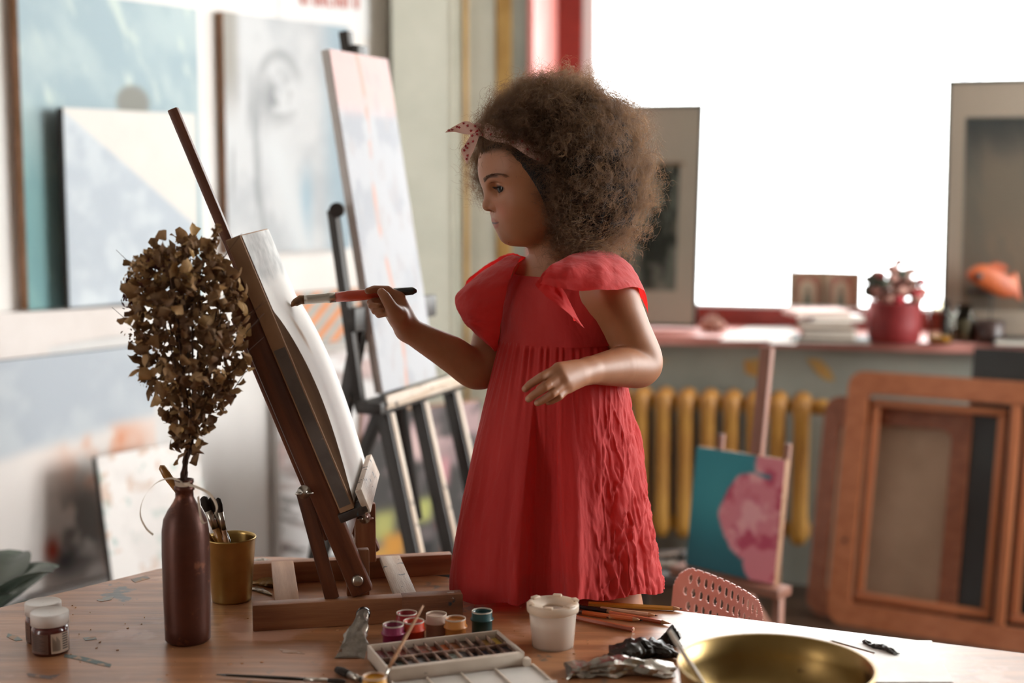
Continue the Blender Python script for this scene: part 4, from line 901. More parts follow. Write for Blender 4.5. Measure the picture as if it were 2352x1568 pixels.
# bouquet
mat('dry_leaf', 'a07c55', .8, '74512f', 40, tl=.3); mat('dry_leaf_dark', '80603f', .8, '5f4029', 40, tl=.25); mat('dry_leaf_tan', 'c7a478', .85, 'a88451', 40, tl=.35); mat('dry_stem', '3e2618', .8); mat('burgundy_petal', '5a2428', .7, '43181c', 40, tl=.25)
bq = thing('dried_bouquet', 'bouquet of dried brown leaves and small flowers in the bottle', 'dried flowers', Bc_+Vector((0, 0, .2)))
neck = Bc_+Vector((0, 0, .215)); rg = random.Random(21)
def prof_half(y):   # half width of the bouquet (px) by height
    return float(np.interp(y, [530, 560, 600, 660, 740, 820, 880, 940, 1000, 1060, 1090], [40, 70, 118, 142, 150, 138, 120, 80, 42, 24, 14]))
def cen(y): return float(np.interp(y, [560, 700, 850, 950, 1100], [412, 425, 440, 440, 416]))
stems = []
for k in range(17):
    y = rg.uniform(575, 760); a = rg.uniform(0, 6.28); rr = math.sqrt(rg.random()); x = cen(y)+prof_half(y)*.8*rr*math.cos(a); Yt = Yb+.075*rr*math.sin(a)
    e = D(x, y, Yt); md = D(cen(960)+(x-cen(y))*.22, 960, Yb+(Yt-Yb)*.25); pts_ = [Vector(crom([np.array(neck[:])-Zu*.05, np.array(neck[:])+np.array([rg.uniform(-.004, .004), rg.uniform(-.004, .004), .01]), np.array(md[:]), np.array(e[:])], i/14)) for i in range(15)]
    stems.append(pts_); add('stem', MB().tube(pts_, [.0013]*8+[.001]*7, 6), 'dry_stem', bq, smooth=True)
for k in range(9):
    side = rg.choice((-1, 1)); y = rg.uniform(580, 900); x0 = cen(y)+side*prof_half(y)*.7; x1 = cen(y)+side*(prof_half(y)+rg.uniform(15, 50)); p0 = D(x0, y+60, Yb+rg.uniform(-.03, .03)); p1 = D(x1, y-rg.uniform(0, 50), Yb+rg.uniform(-.05, .04))
    add('twig', MB().tube([p0, (p0+p1)/2+Vector((0, 0, .004)), p1], [.0006, .0005, .0003], 5), 'dry_stem', bq, smooth=True)
def leaf_mesh(seed):
    q = random.Random(seed); n = 6; R_ = []; L = .019*q.uniform(.8, 1.2); W = .0072*q.uniform(.8, 1.3); curl = q.uniform(.4, 1.4); tw = q.uniform(-1, 1)
    for i in range(n+1):
        t = i/n; w = W*math.sin(math.pi*min(t*.95+.04, 1))**.8*(1+.25*math.sin(t*9+seed)); x = L*t*math.cos(curl*t*.8); z = L*t*math.sin(curl*t)*.8; a = tw*t*1.4
        row = []
        for j in (-2, -1, 0, 1, 2):
            y = w*j/2; zz = abs(y)*.75*(1 if seed % 2 else -.6); row.append(Vector((x, y*math.cos(a)-zz*math.sin(a), z+y*math.sin(a)+zz*math.cos(a))))
        R_.append(row)
    return MB().grid(R_)
LM = []
for k in range(9):
    m_ = leaf_mesh(k+3); me_ = mesh_from('leaf', [v_[:] for v_ in m_.V], m_.F); me_.materials.append(MAT[('dry_leaf', 'dry_leaf_dark', 'dry_leaf_tan')[k % 3]]); LM.append(me_)
nl = 0
while nl < 295:
    y = rg.uniform(545, 1075)
    if rg.random() > prof_half(y)/150: continue
    a = rg.uniform(0, 6.28); rr = math.sqrt(rg.uniform(.08, 1)); x = cen(y)+prof_half(y)*.95*rr*math.cos(a); Yt = Yb+prof_half(y)*.00055*.95*rr*math.sin(a)
    if y < 600 and abs(x-cen(y)) > 70: continue
    p = D(x, y, Yt); o = bpy.data.objects.new('leaf', LM[rg.randrange(9)]); COL.objects.link(o); sc2 = rg.uniform(.65, 1.3); out = (p-D(cen(y), y+60, Yb)).normalized()
    Rm = Vector((1, 0, 0)).rotation_difference((out+Vector((rg.gauss(0, .6), rg.gauss(0, .6), rg.gauss(.0, .6)))).normalized()).to_matrix().to_4x4() @ Matrix.Rotation(rg.uniform(0, 6.28), 4, 'X')
    M = Matrix.Translation(p) @ Rm @ Matrix.Scale(sc2, 4); o.parent = bq; o.matrix_basis = wm(bq).inverted() @ M; nl += 1
# the many smaller leaves deeper inside
mb = MB(); nl = 0
while nl < 800:
    y = rg.uniform(560, 1040)
    if rg.random() > prof_half(y)/150: continue
    a = rg.uniform(0, 6.28); rr = math.sqrt(rg.uniform(0, .95)); x = cen(y)+prof_half(y)*.92*rr*math.cos(a); Yt = Yb+prof_half(y)*.00055*.9*rr*math.sin(a); p = D(x, y, Yt); nl += 1
    lm_ = LM[rg.randrange(9)]; Rm = (Matrix.Rotation(rg.uniform(0, 6.28), 3, 'Z') @ Matrix.Rotation(rg.uniform(-1.5, 1.5), 3, 'Y') @ Matrix.Rotation(rg.uniform(0, 6.28), 3, 'X'))*rg.uniform(.55, 1.05)
    mb.raw([Rm @ v_.co+p for v_ in lm_.vertices], [tuple(f.vertices) for f in lm_.polygons])
add('foliage', mb, 'dry_leaf_dark', bq, smooth=True, kind='stuff')
# right-hand spike of curled leaves
sp_ = [D(545, 690, Yb-.01), D(520, 640, Yb-.012), D(500, 600, Yb-.01), D(488, 565, Yb-.01), D(496, 525, Yb-.01)]
add('stem', MB().tube(sp_, .001, 6), 'dry_stem', bq, smooth=True)
def puff(mb, c, n, R, ps, rgx):
    for i in range(n):
        d = Vector((rgx.gauss(0, 1), rgx.gauss(0, 1), rgx.gauss(0, 1))).normalized(); p = Vector(c)+d*R*rgx.uniform(.55, 1); t = d.orthogonal().normalized(); b2 = d.cross(t); a = rgx.uniform(0, 6.28)
        u_ = t*math.cos(a)+b2*math.sin(a); w_2 = d.cross(u_); s = ps*rgx.uniform(.7, 1.3)
        mb.raw([p-u_*s, p-w_2*s*.6+d*s*.35, p+u_*s+d*s*.5, p+w_2*s*.6+d*s*.35, p+d*s*.15], [(0, 1, 4), (1, 2, 4), (2, 3, 4), (3, 0, 4)])
mb = MB()
for i in range(26):
    t = i/25; p = crom([np.array(v_[:]) for v_ in sp_], t); puff(mb, p+np.array([rg.gauss(0, .006*(1-t*.6)), rg.gauss(0, .005), 0]), 5, .004, .0055, rg)
add('florets', mb, 'dry_leaf', bq, smooth=True, kind='stuff')
mb = MB(); rg2 = random.Random(4)
for x, y, n in ((318, 612, 40), (345, 590, 30), (372, 640, 40), (420, 625, 40), (300, 640, 28), (395, 600, 30), (440, 640, 30), (360, 690, 26), (465, 745, 22), (420, 760, 20), (390, 880, 20), (505, 860, 18), (455, 905, 20), (412, 585, 8), (312, 596, 6)):
    puff(mb, D(x, y, Yb+rg2.uniform(-.06, -.01)), n, .011 if n > 10 else .004, .0042, rg2)
add('florets', mb, 'dry_leaf_tan', bq, smooth=True, kind='stuff'); mb = MB()
for x, y, n in ((352, 600, 34), (372, 612, 34), (300, 655, 40), (296, 690, 36), (455, 655, 20), (405, 690, 22), (330, 640, 20), (470, 640, 14)):
    puff(mb, D(x, y, Yb+rg2.uniform(-.04, .03)), n, .012, .0036, rg2)
add('florets', mb, 'burgundy_petal', bq, smooth=True, kind='stuff'); mb = MB()
for x, y, n in ((335, 860, 46), (345, 885, 40), (352, 830, 26), (300, 770, 10)): puff(mb, D(x, y, Yb+rg2.uniform(-.04, .02)), n, .013, .0027, rg2)
add('florets', mb, 'dry_leaf_dark', bq, smooth=True, kind='stuff')
# ---- brass bucket with brushes
mat('brass_old', 'c2a46c', .32, 'a88a54', 7, metal=.95, c3='3a2c22', n3=16, lo3=.66, hi3=.70, c4='7c2f22', n4=11, lo4=.72, hi4=.75, rvar=.1)
Kc = T(523, 1390)+Vector((0, .030, 0)); bk = thing('brass_bucket', 'small brass bucket stained with paint behind the bottle', 'bucket', Kc)
add('bucket_body', MB().lathe([(.0005, .002), (.0285, .0), (.029, .003), (.0365, .092), (.0378, .0935), (.0372, .0955), (.0355, .094), (.0350, .090), (.0278, .005), (.0005, .006)], 44, c=Kc, cap=False), 'brass_old', bk, smooth=True)
mat('amber_handle', '9c6a2e', .3, coat=.4); mat('dark_bristle', '241a14', .8)
def brush(label, A, Bv, r, hand, group=None, fl=.18, bl=.14, cat='paintbrush'):
    A = Vector(A); Bv = Vector(Bv); d = (Bv-A); L = d.length; R = Vector((0, 0, 1)).rotation_difference(d.normalized()).to_matrix(); t = thing('paintbrush', label, cat, A, group)
    add('handle', MB().lathe([(r*.45, 0), (r*.7, L*.1), (r*1.0, L*(1-fl-bl)*.8), (r*.9, L*(1-fl-bl))], 12, c=A, R=R), hand, t, smooth=True)
    add('ferrule', MB().lathe([(r*.95, L*(1-fl-bl)), (r*1.1, L*(1-bl))], 12, c=A, R=R), 'steel', t, smooth=True)
    add('bristles', MB().lathe([(r*1.1, L*(1-bl)), (r*1.35, L*(1-bl*.5)), (r*1.0, L*.985), (r*.3, L)], 12, c=A, R=R), 'dark_bristle', t, smooth=True); return t
bz = TZ+.008
brush('fat wooden brush with dark bristles leaning left in the brass bucket', Kc+Vector((.016, -.004, .008)), D(466, 1140, 2.045), .0055, 'amber_handle')
brush('amber-handled brush standing beside the bottle in the brass bucket', Kc+Vector((.018, .004, .008)), D(484, 1142, 2.05), .005, 'amber_handle')
brush('thin silver-ferruled brush standing upright in the brass bucket', Kc+Vector((.010, -.012, .008)), D(500, 1143, 2.03), .0038, 'wood_light')
brush('black-handled brush sunk low in the brass bucket', Kc+Vector((.020, .010, .008)), D(494, 1160, 2.06), .0042, 'black_lacquer')
sp0 = Kc+Vector((.022, .012, .01)); sp1 = D(368, 1068, 2.06); t_ = thing('palette_knife', 'long wooden handle with a rounded end leaning behind the bottle neck', 'palette knife', sp0)
dd_ = (sp1-sp0); R = Vector((0, 0, 1)).rotation_difference(dd_.normalized()).to_matrix(); Ls = dd_.length
add('handle', MB().lathe([(.0018, Ls*.3), (.003, Ls*.62), (.0052, Ls*.8), (.0068, Ls*.93), (.005, Ls*.985), (.0005, Ls)], 14, c=sp0, R=R), 'amber_handle', t_, smooth=True); add('blade', MB().lathe([(.002, 0), (.002, Ls*.31)], 10, c=sp0, R=R), 'steel', t_, smooth=True)
# ---- screw-top jars at the left
mat('lid_white', 'd8cfc8', .4, c3='7a2226', n3=9, lo3=.74, hi3=.75); mat('jar_red', '5a1f1a', .15, '45160f', 8, coat=.6); mat('label_paper', '6d4f42', .5, '5c4034', 6); mat('label_pale', 'b39a86', .5); mat('print_dark', '2b2220', .5)
def jar(label, c, r, hgt, rz):
    t = thing('paint_jar', label, 'jar', c, M=Matrix.Translation(c) @ Matrix.Rotation(rz, 4, 'Z')); M = wm(t); zl = hgt*.70
    bd_ = add('jar_body', MB().lathe([(.0005, 0), (r*.9, 0), (r*.97, .002), (r*.97, zl-.006), (r*.88, zl), (.0005, zl)], 36), 'jar_red', t, M, smooth=True)
    add('lid', MB().lathe([(r*.90, zl), (r, zl+.0005), (r, hgt-.001), (r*.96, hgt), (r*.90, hgt-.0012), (.0005, hgt-.0015)], 40, cap=False), 'lid_white', t, M, smooth=True)
    def patch(a0, a1, z0, z1, rr): 
        n = max(2, int(abs(a1-a0)/.12)); R_ = [[Vector((rr*math.cos(a0+(a1-a0)*i/n), rr*math.sin(a0+(a1-a0)*i/n), z)) for i in range(n+1)] for z in (z0, z1)]; return MB().grid(R_)
    f = -math.pi/2
    lb = add('label_panel', patch(f-1.15, f+.08, .004, zl-.008, r*.985), 'label_paper', t, M, smooth=True); add('label_panel', patch(f+.22, f+1.35, .004, zl-.008, r*.985), 'label_pale', t, M, smooth=True)
    m_ = MB()
    for i in range(9): z = .008+i*.0024; m_.raw(*(lambda g: ([v_ for v_ in g.V], g.F))(patch(f-1.0, f-.1-(i*37 % 5)*.08, z, z+.0008, r*.992)))
    for i in range(8): a = f+.30+i*.055; g = patch(a, a+.022, .007, zl-.012-(i*53 % 4)*.002, r*.992); m_.raw(g.V, g.F)
    for i in range(7): g = patch(f+.85, f+1.25, .008+i*.0032, .0096+i*.0032, r*.992); m_.raw(g.V, g.F)
    add('small_print', m_, 'print_dark', lb, M); return t
jc = T(103, 1510)+Vector((0, .0245, 0)); jar('squat paint jar with white lid, dark label and striped barcode, front of the pair', jc, .0245, .0545, .12)
jar('white-lidded paint jar half hidden behind the front jar', T(86, 1490)+Vector((-.002, .034, 0)), .0238, .0545, -.6)
# ---- crumpled metal paint tubes
mat('foil', 'a39a90', .33, '7d746b', 30, metal=.8, c3='6b4a36', n3=22, lo3=.6, hi3=.66, bump=.5, bscale=70); mat('foil_dark', '2b2725', .35, '3d3733', 30, metal=.5, bump=.5, bscale=70); mat('foil_silver', 'b9b1a8', .25, '8d857c', 30, metal=.9, bump=.6, bscale=60); mat('foil_gold', '9a7a4c', .4, '6f5334', 25, metal=.6, c3='37433c', n3=20, lo3=.6, hi3=.65, bump=.4, bscale=60)
def crumple(label, A, Bv, w, hgt, mt, seed, cap=None, name='paint_tube', cat='paint tube', taper=.35, amp=.35, group=None, lift=0):
    A = Vector(A); Bv = Vector(Bv); L = (Bv-A).length; x = (Bv-A).normalized(); y = UZ.cross(x).normalized(); z = x.cross(y); n, k = 22, 22; R_ = []; t = thing(name, label, cat, (A+Bv)/2, group)
    for i in range(n+1):
        u = i/n; ww = w*(1-taper*u); hh = hgt*(.12+.88*u**.7) if cap else hgt*(.5+.5*math.sin(math.pi*u)); row = []
        for j in range(k+1):
            a = 2*math.pi*j/k; nz = 1+amp*(float(fbm(u*7+seed, math.cos(a)*2.2+5, seed, 3))-.5)*2.2+amp*.6*(float(fbm(u*13+seed, math.sin(a)*3+9, seed+3, 2))-.5)
            px = ww/2*math.cos(a)*nz; pz = hh/2*math.sin(a)*nz+hh/2; row.append(A+x*(u*L+.004*math.sin(a*2+seed))+y*px+UZ*max(pz, .0006)+z*lift*u)
        R_.append(row)
    m_ = MB().grid(R_); m_.F.append(tuple(range(k-1, -1, -1))); m_.F.append(tuple(n*(k+1)+j for j in range(k)))
    add('tube_body', m_, mt, t, smooth=False)
    if cap: Rz = Vector((0, 0, 1)).rotation_difference(x).to_matrix(); add('cap', MB().lathe([(.004, 0), (cap*.7, .001), (cap*.75, .004), (cap, .0045), (cap, .014), (cap*.85, .0155), (.0005, .0155)], 20, c=Bv+UZ*max(hgt/2, cap)+z*lift, R=Rz, cap=False), 'black_lacquer', t, smooth=True)
    return t
crumple('flattened golden paint tube smeared with paint beside the brass bucket', T(578, 1338), T(664, 1352), .034, .012, 'foil_gold', 3, taper=.5)
crumple('small silver tube end lying under the golden tube', T(580, 1352), T(622, 1368), .016, .006, 'foil', 5, taper=.7)
crumple('crumpled silver tube lying at the far end of the easel rail', T(582, 1296), T(628, 1302), .022, .012, 'foil', 8, taper=.1)
crumple('twisted silver paint tube standing on its tail with a black cap', T(806, 1512), T(832, 1468), .040, .020, 'foil', 11, cap=.0095, taper=.55, lift=.022)
crumple('crumpled black foil tube next to the brass bowl', T(1405, 1512), T(1545, 1505), .036, .024, 'foil_dark', 14, taper=.1, amp=.9)
crumple('crumpled silver foil tube in front of the black one', T(1305, 1552), T(1545, 1548), .036, .020, 'foil_silver', 17, taper=.1, amp=.9)
crumple('dark brown crumpled scrap behind the foil tubes', T(1522, 1478), T(1560, 1486), .016, .026, 'foil_dark', 23, taper=.3, amp=.5, name='foil_scrap', cat='scrap')
# ---- open gouache jars
mat('milky_plastic', 'e6d8c8', .3, tl=.5, tlc='ead9c6', spec=.5)
glassmat('clear_plastic', 'f3ece6', .12, .08)
def gouache(col, lab, px, py, deep=.006):
    c = T(px, py, TZ+.035); c.z = TZ; r = .0140; hgt = .035; t = thing('gouache_jar', lab, 'paint jar', c, 'open gouache jars by the easel'); nm = 'gouache_'+col
    mat(nm, col, .3, coat=.3, tl=.2)
    pt = add('paint', MB().lathe([(.0004, .0008), (r*.93, .0008), (r*.94, .02), (r*.94, .0265), (r*.90, hgt-deep), (r*.6, hgt-deep-.001), (.0004, hgt-deep-.0015)], 28, c=c, cap=False), nm, t, smooth=True)
    add('pot', MB().lathe([(.0004, 0), (r*.95, 0), (r, .001), (r, .0225), (r*1.14, .0228), (r*1.14, .0245), (r*1.0, .025), (r*1.0, hgt), (r*.95, hgt), (r*.95, .024), (r*.955, .0012)], 32, c=c, cap=False), nm, t, smooth=True); add('pot_rim', MB().lathe([(r*1.005, hgt-.0015), (r*1.01, hgt+.0003), (r*.94, hgt+.0003), (r*.93, hgt-.0015)], 32, c=c, cap=False), 'milky_plastic', t, smooth=True); return t
gouache('8a1f4a', 'open jar of magenta gouache, leftmost by the easel', 903, 1433)
gouache('a5141c', 'open jar of dark red gouache behind the orange one', 934, 1406)
gouache('d8401f', 'open jar of bright orange-red gouache with the brush in front', 950, 1425)
gouache('d9b8a6', 'open jar of pale pinkish white gouache', 1002, 1409, .002)
gouache('cf8440', 'open jar of ochre orange gouache', 1046, 1419, .003)
gouache('1f4a4c', 'open jar of dark teal gouache standing apart', 1107, 1402, .004)
yj = gouache('d99a2c', 'open jar of yellow gouache at the bottom edge of the picture', 860, 1552, .003); del yj['group']
tb_ = T(878, 1548, TZ+.035); brush('thin wooden paintbrush leaning out of the yellow jar across the paint box', D(972, 1390, tb_.y+.075), Vector((tb_.x-.004, tb_.y+.004, TZ+.02)), .0022, 'wood_light', fl=.12, bl=.08)
# ---- watercolour box
mat('cream_plastic', 'd6c8ba', .4, 'c4b4a4', 12, c3='5d5048', n3=24, lo3=.66, hi3=.70); mat('lid_enamel', 'd9d4ce', .25, 'cdc7c0', 6, coat=.4)
q0 = T(843, 1480, .770); q1 = T(1143, 1445, .770); q2 = T(1208, 1497, .770); q3 = T(893, 1535, .770)
wx = ((q1-q0)+(q2-q3)).normalized(); WL_ = (((q1-q0).length+(q2-q3).length)/2); wy = UZ.cross(wx)*-1; WW_ = abs(((q3-q0)+(q2-q1)).dot(wy)/2); wo = q0.copy(); wo.z = TZ
wb = thing('watercolour_box', 'open white watercolour box with two rows of used paint pans', 'paint box', wo+wx*WL_/2+wy*WW_/2)
Mw = frameM(wo, wx, -wy); sg = -1 if (Mw.to_3x3() @ Vector((0, 1, 0))).dot(wy) < 0 else 1
def wbx(name, x0, x1, y0, y1, z0, z1, mt, par=wb, bev=.0008): return add(name, MB().box(((x0+x1)/2, sg*(y0+y1)/2, (z0+z1)/2*1), (x1-x0, y1-y0, z1-z0), bev=bev), mt, par, Mw @ (Matrix.Scale(1, 4) if (Mw.to_3x3() @ Vector((0, 0, 1))).z > 0 else Matrix.Diagonal((1, 1, -1, 1))))
wbx('box_floor', 0, WL_, 0, WW_, .001, .004, 'cream_plastic')
wbx('box_wall', 0, WL_, 0, .004, .001, .020, 'cream_plastic'); wbx('box_wall', 0, WL_, WW_-.010, WW_, .001, .019, 'cream_plastic'); wbx('box_wall', 0, .003, 0, WW_, .001, .020, 'cream_plastic'); wbx('box_wall', WL_-.003, WL_, 0, WW_, .001, .020, 'cream_plastic')
pc = ['6b1220', '7a1a22', '8a2018', '4a1512', '8f3a1f', 'a3401c', 'd0652a', '8a4a1c', '3c2a18', '2e2418', '8f6a20', 'b89a3c']; pd = ['1f2a26', '2b3a34', '3a2c28', '14181a', '3c4a44', '1c211f', '7d8f88', '1b2c38', '16222e', '1e3346', '12161c', '202428']
mat('pan_wall', '8a6a5c', .45, '5c4238', 40, c3='b89a88', n3=60, lo3=.5, hi3=.6)
for row, cols in ((0, pc), (1, pd)):
    y0 = .006+row*(WW_-.018)*.52; y1 = y0+(WW_-.018)*.44; px_ = (WL_-.008)/12
    for i, c_ in enumerate(cols):
        nm = 'pan_'+c_; mat(nm, c_, .35, '1c1512', 70, lo=.5, hi=.8, coat=.2); x0 = .004+i*px_
        pn = wbx('pan', x0, x0+px_-.0012, y0, y1, .004, .0125-.001*((i*7+row*3) % 4), nm, bev=.0006)
        wbx('pan_rim', x0+px_-.0014, x0+px_-.0002, y0, y1, .004, .0165, 'pan_wall', pn, bev=0)
wbx('divider', .003, WL_-.003, .006+(WW_-.018)*.455, .006+(WW_-.018)*.51, .004, .0155, 'pan_wall')
lw = .085; wl_ = wbx('lid', .004, WL_+.010, WW_+.004, WW_+lw, .0015, .0035, 'lid_enamel')
for x in (.004, WL_*.27, WL_*.52, WL_*.77, WL_+.009): wbx('lid_ridge', x-.0012, x+.0012, WW_+.004, WW_+lw, .0035, .0058, 'cream_plastic', wl_, bev=.0003)
wbx('lid_ridge', .004, WL_+.010, WW_+lw-.0025, WW_+lw, .0035, .010, 'lid_enamel', wl_, bev=.0003); wbx('hinge', WL_*.985, WL_+.006, WW_-.004, WW_+.008, .003, .013, 'cream_plastic')
# ---- water cup
mat('milky_water', 'd3bfb4', .15, tl=.5, tlc='ecd9cf', coat=.3); mat('cup_plastic', 'efe4d8', .25, tl=.12, tlc='f0e4d6', alpha=.30)
uc = T(1271, 1498)+Vector((0, .028, 0)); cu = thing('water_cup', 'translucent white plastic cup half full of cloudy water', 'cup', uc)
add('cup_body', MB().lathe([(.0005, .0), (.0270, .0), (.0278, .001), (.0315, .046), (.0318, .050), (.0308, .050), (.0270, .002), (.0005, .002)], 40, c=uc, cap=False), 'cup_plastic', cu, smooth=True)
rm_ = add('cup_rim', MB().lathe([(.0315, .047), (.0345, .0485), (.0348, .056), (.0335, .0592), (.0305, .0595), (.0285, .058), (.0150, .0545), (.0140, .050), (.0160, .0525), (.0285, .0555), (.0305, .052), (.0315, .047)], 44, c=uc, cap=False), 'milky_plastic', cu, smooth=True)
for k in range(6): a = k*math.pi/3+.3; add('rim_tab', MB().box(uc+Vector((.031*math.cos(a), .031*math.sin(a), .060)), (.008, .012, .0035), ROT(a), .0012), 'milky_plastic', rm_)
add('water', MB().lathe([(.0005, .0023), (.0268, .0024), (.0288, .030), (.0285, .0308), (.0005, .0308)], 40, c=uc, cap=False), 'milky_water', cu, smooth=True)
# ---- dried paint smears on the tabletop
for i, (P_, col) in enumerate((([(148, 1502), (190, 1508), (230, 1518), (256, 1526), (252, 1532), (222, 1526), (180, 1515), (147, 1509)], '4f5b58'), ([(222, 1378), (242, 1371), (262, 1369), (256, 1377), (232, 1382)], '8d8a86'),
        ([(18, 1455), (40, 1460), (52, 1470), (36, 1472), (15, 1463)], '6d7672'), ([(190, 1465), (220, 1462), (222, 1468), (196, 1471)], '8a8f8c'), ([(300, 1330), (335, 1322), (345, 1328), (310, 1338)], '7d746e'), ([(60, 1545), (110, 1552), (140, 1548), (120, 1560), (66, 1554)], '5a4a48'), ([(640, 1490), (690, 1496), (700, 1502), (650, 1499)], 'b59684'))):
    V = [T(x, y) for x, y in P_]; V = [Vector((p.x, p.y, TZ+.0002)) for p in V]; n = len(V); nm = 'smear_'+col; mat(nm, col, .5, 'a07a5e', 60, lo=.52, hi=.6)
    me_ = mesh_from('paint_smear', [v_[:] for v_ in V]+[(v_+UZ*.0003)[:] for v_ in V], [tuple(range(n-1, -1, -1)), tuple(range(n, 2*n))]+[(k, (k+1) % n, n+(k+1) % n, n+k) for k in range(n)], smooth=False); bm_ = bmesh.new(); bm_.from_mesh(me_); bmesh.ops.recalc_face_normals(bm_, faces=bm_.faces); bm_.to_mesh(me_); bm_.free(); add('paint_smear', me_, nm, tb, auto=False)
# ---- pencils
mat('pencil_wood', 'b98a62', .7); mat('graphite', '2a2523', .5)
def pencil(lab, x0, y0, x1, y1, col, r=.0034, tip=True, zo=0, dark=False):
    a = T(x0, y0); c = T(x1, y1); a.z = c.z = TZ+r+zo; d = (c-a); L = d.length; R = Vector((0, 0, 1)).rotation_difference(d.normalized()).to_matrix(); nm = 'lacquer_'+col; mat(nm, col, .3, coat=.3)
    t = thing('pencil', lab, 'pencil', a, 'pencils scattered by the girl'); k = .014 if tip else .0005
    add('shaft', MB().lathe([(r, 0), (r, L-k)], 6, c=a, R=R), nm, t)
    if tip: add('point', MB().lathe([(r, L-k), (r*.35, L-.004)], 10, c=a, R=R), 'pencil_wood', t, smooth=True); add('lead', MB().lathe([(r*.35, L-.004), (.0002, L)], 8, c=a, R=R), 'graphite' if not dark else nm, t, smooth=True)
    else: add('end', MB().lathe([(r*.55, L-k), (r*.5, L+.0003), (.0002, L+.0004)], 8, c=a, R=R), 'pencil_wood', t, smooth=True)
pencil('yellow ochre pencil lying farthest back by the hem', 1352, 1392, 1568, 1404, 'c98f3a', .0038)
pencil('pale beige pencil lying between the yellow and orange ones', 1380, 1402, 1511, 1419, 'c9a184', .0032)
pencil('orange pencil with a dark printed end', 1338, 1412, 1476, 1430, 'c4602c', .0034)
pencil('short black-barrelled pencil under the others', 1330, 1408, 1420, 1424, '5a2f20', .0030)
pencil('blunt reddish brown pencil nearest the water cup', 1322, 1424, 1455, 1452, 'a8502f', .0038, tip=False)
pencil('long rust-coloured pencil pointing right', 1400, 1412, 1541, 1437, 'b5552b', .0032, dark=True)
pencil('black pencil almost hidden under the dress hem', 1322, 1396, 1415, 1411, '221c1a', .0030)
# ---- brass bowl with a brush stick
bc = T(1782, 1530, TZ+.068); bc.z = TZ; R0 = .110*1.0; bw = thing('brass_bowl', 'large shallow brass bowl at the front edge of the table', 'bowl', bc)
mat('brass', 'a88c5a', .36, '8d7142', 4, metal=.9, c3='4a3520', n3=13, lo3=.62, hi3=.70, rvar=.08)
add('bowl_body', MB().lathe([(.0005, .0), (.060, .0), (.085, .006), (.100, .022), (.1075, .045), (R0, .066), (R0+.0022, .0685), (R0+.001, .071), (R0-.002, .0695), (.105, .046), (.0975, .024), (.083, .009), (.058, .003), (.0005, .003)], 72, c=bc, cap=False), 'brass', bw, smooth=True)
mat('pale_stick', 'c9bcae', .5); s0 = D(1537, 1447, bc.y+.02); s1 = bc+Vector((-.060, -.01, .012)); t_ = thing('mixing_stick', 'pale painted stick resting in the brass bowl', 'stick', s1)
add('stick', MB().tube([s1, (s0+s1)/2, s0], [.0035, .0034, .0026], 10), 'pale_stick', t_, smooth=True)
# ---- low white tray at the bottom edge, loose brushes
to = T(1275, 1640); to.z = TZ; tt = thing('plastic_tray', 'white plastic tray with small prongs at the bottom edge of the picture', 'tray', to); Rt = ROT(math.radians(4))
add('tray_base', MB().box(to+Vector((0, 0, .008)), (.135, .05, .016), Rt, .003), 'lid_enamel', tt)
for x, hh_ in ((-.055, .012), (-.046, .010), (.03, .007), (.050, .013), (.058, .011)): add('prong', MB().lathe([(.003, 0), (.0022, hh_*.7), (.0004, hh_)], 8, c=to+Rt @ Vector((x, .012, .016))), 'white_paint', tt, smooth=True)
brush('slim dark brush lying along the bottom edge of the table', T(497, 1556)+UZ*.004, T(795, 1572)+UZ*.004, .0026, 'black_lacquer')
brush('short black-handled brush beside the yellow jar', T(900, 1600)+UZ*.005, T(772, 1545)+UZ*.005, .0042, 'black_lacquer', fl=.2, bl=.25)
# ---- scraps of paper at the right
mat('white_sheet', 'e6e1dc', .5, 'd6d0ca', 12, c3='4a413c', n3=40, lo3=.68, hi3=.71)
def sheet(label, P_, z, name='paper_sheet', mt='white_sheet', cat='paper'):
    V = [T(*p) for p in P_]; V = [Vector((p.x, p.y, TZ+z)) for p in V]; n = len(V); W_ = [v_+UZ*.0006 for v_ in V]; m_ = MB().raw(V+W_, [tuple(range(n-1, -1, -1)), tuple(range(n, 2*n))]+[(i, (i+1) % n, n+(i+1) % n, n+i) for i in range(n)])
    me_ = mesh_from(name, [v_[:] for v_ in m_.V], m_.F, smooth=False); bm_ = bmesh.new(); bm_.from_mesh(me_); bmesh.ops.recalc_face_normals(bm_, faces=bm_.faces); bm_.to_mesh(me_); bm_.free(); return tag(add(name, me_, mt, auto=False), label, cat)
sheet('white paint-flecked sheet lying on the right of the table', [(1905, 1470), (2140, 1472), (2152, 1500), (2190, 1568), (1960, 1568), (2010, 1500)], .0006)
crumple('dark twisted scrap with a red end on the white sheet', T(2000, 1484), T(2060, 1505), .012, .008, 'foil_dark', 31, name='foil_scrap', cat='scrap', amp=.7)
crumple('tiny dark crumb of foil near the bowl rim', T(1985, 1478), T(1998, 1484), .008, .006, 'foil_dark', 33, name='foil_scrap', cat='scrap', amp=.5)
mb = MB(); r3 = random.Random(9)
for i in range(110):
    x, y = r3.uniform(150, 1500), r3.uniform(1380, 1560); p = T(x, y); a = r3.uniform(0, 3.14); L = r3.uniform(.001, .004); mb.box(p+UZ*.0006, (L, L*.3, .0009), ROT(a))
sh_ = add('pencil_shavings', mb, 'pencil_wood', kind='stuff'); tag(sh_, 'tiny pencil shavings and crumbs scattered over the table', 'shavings')
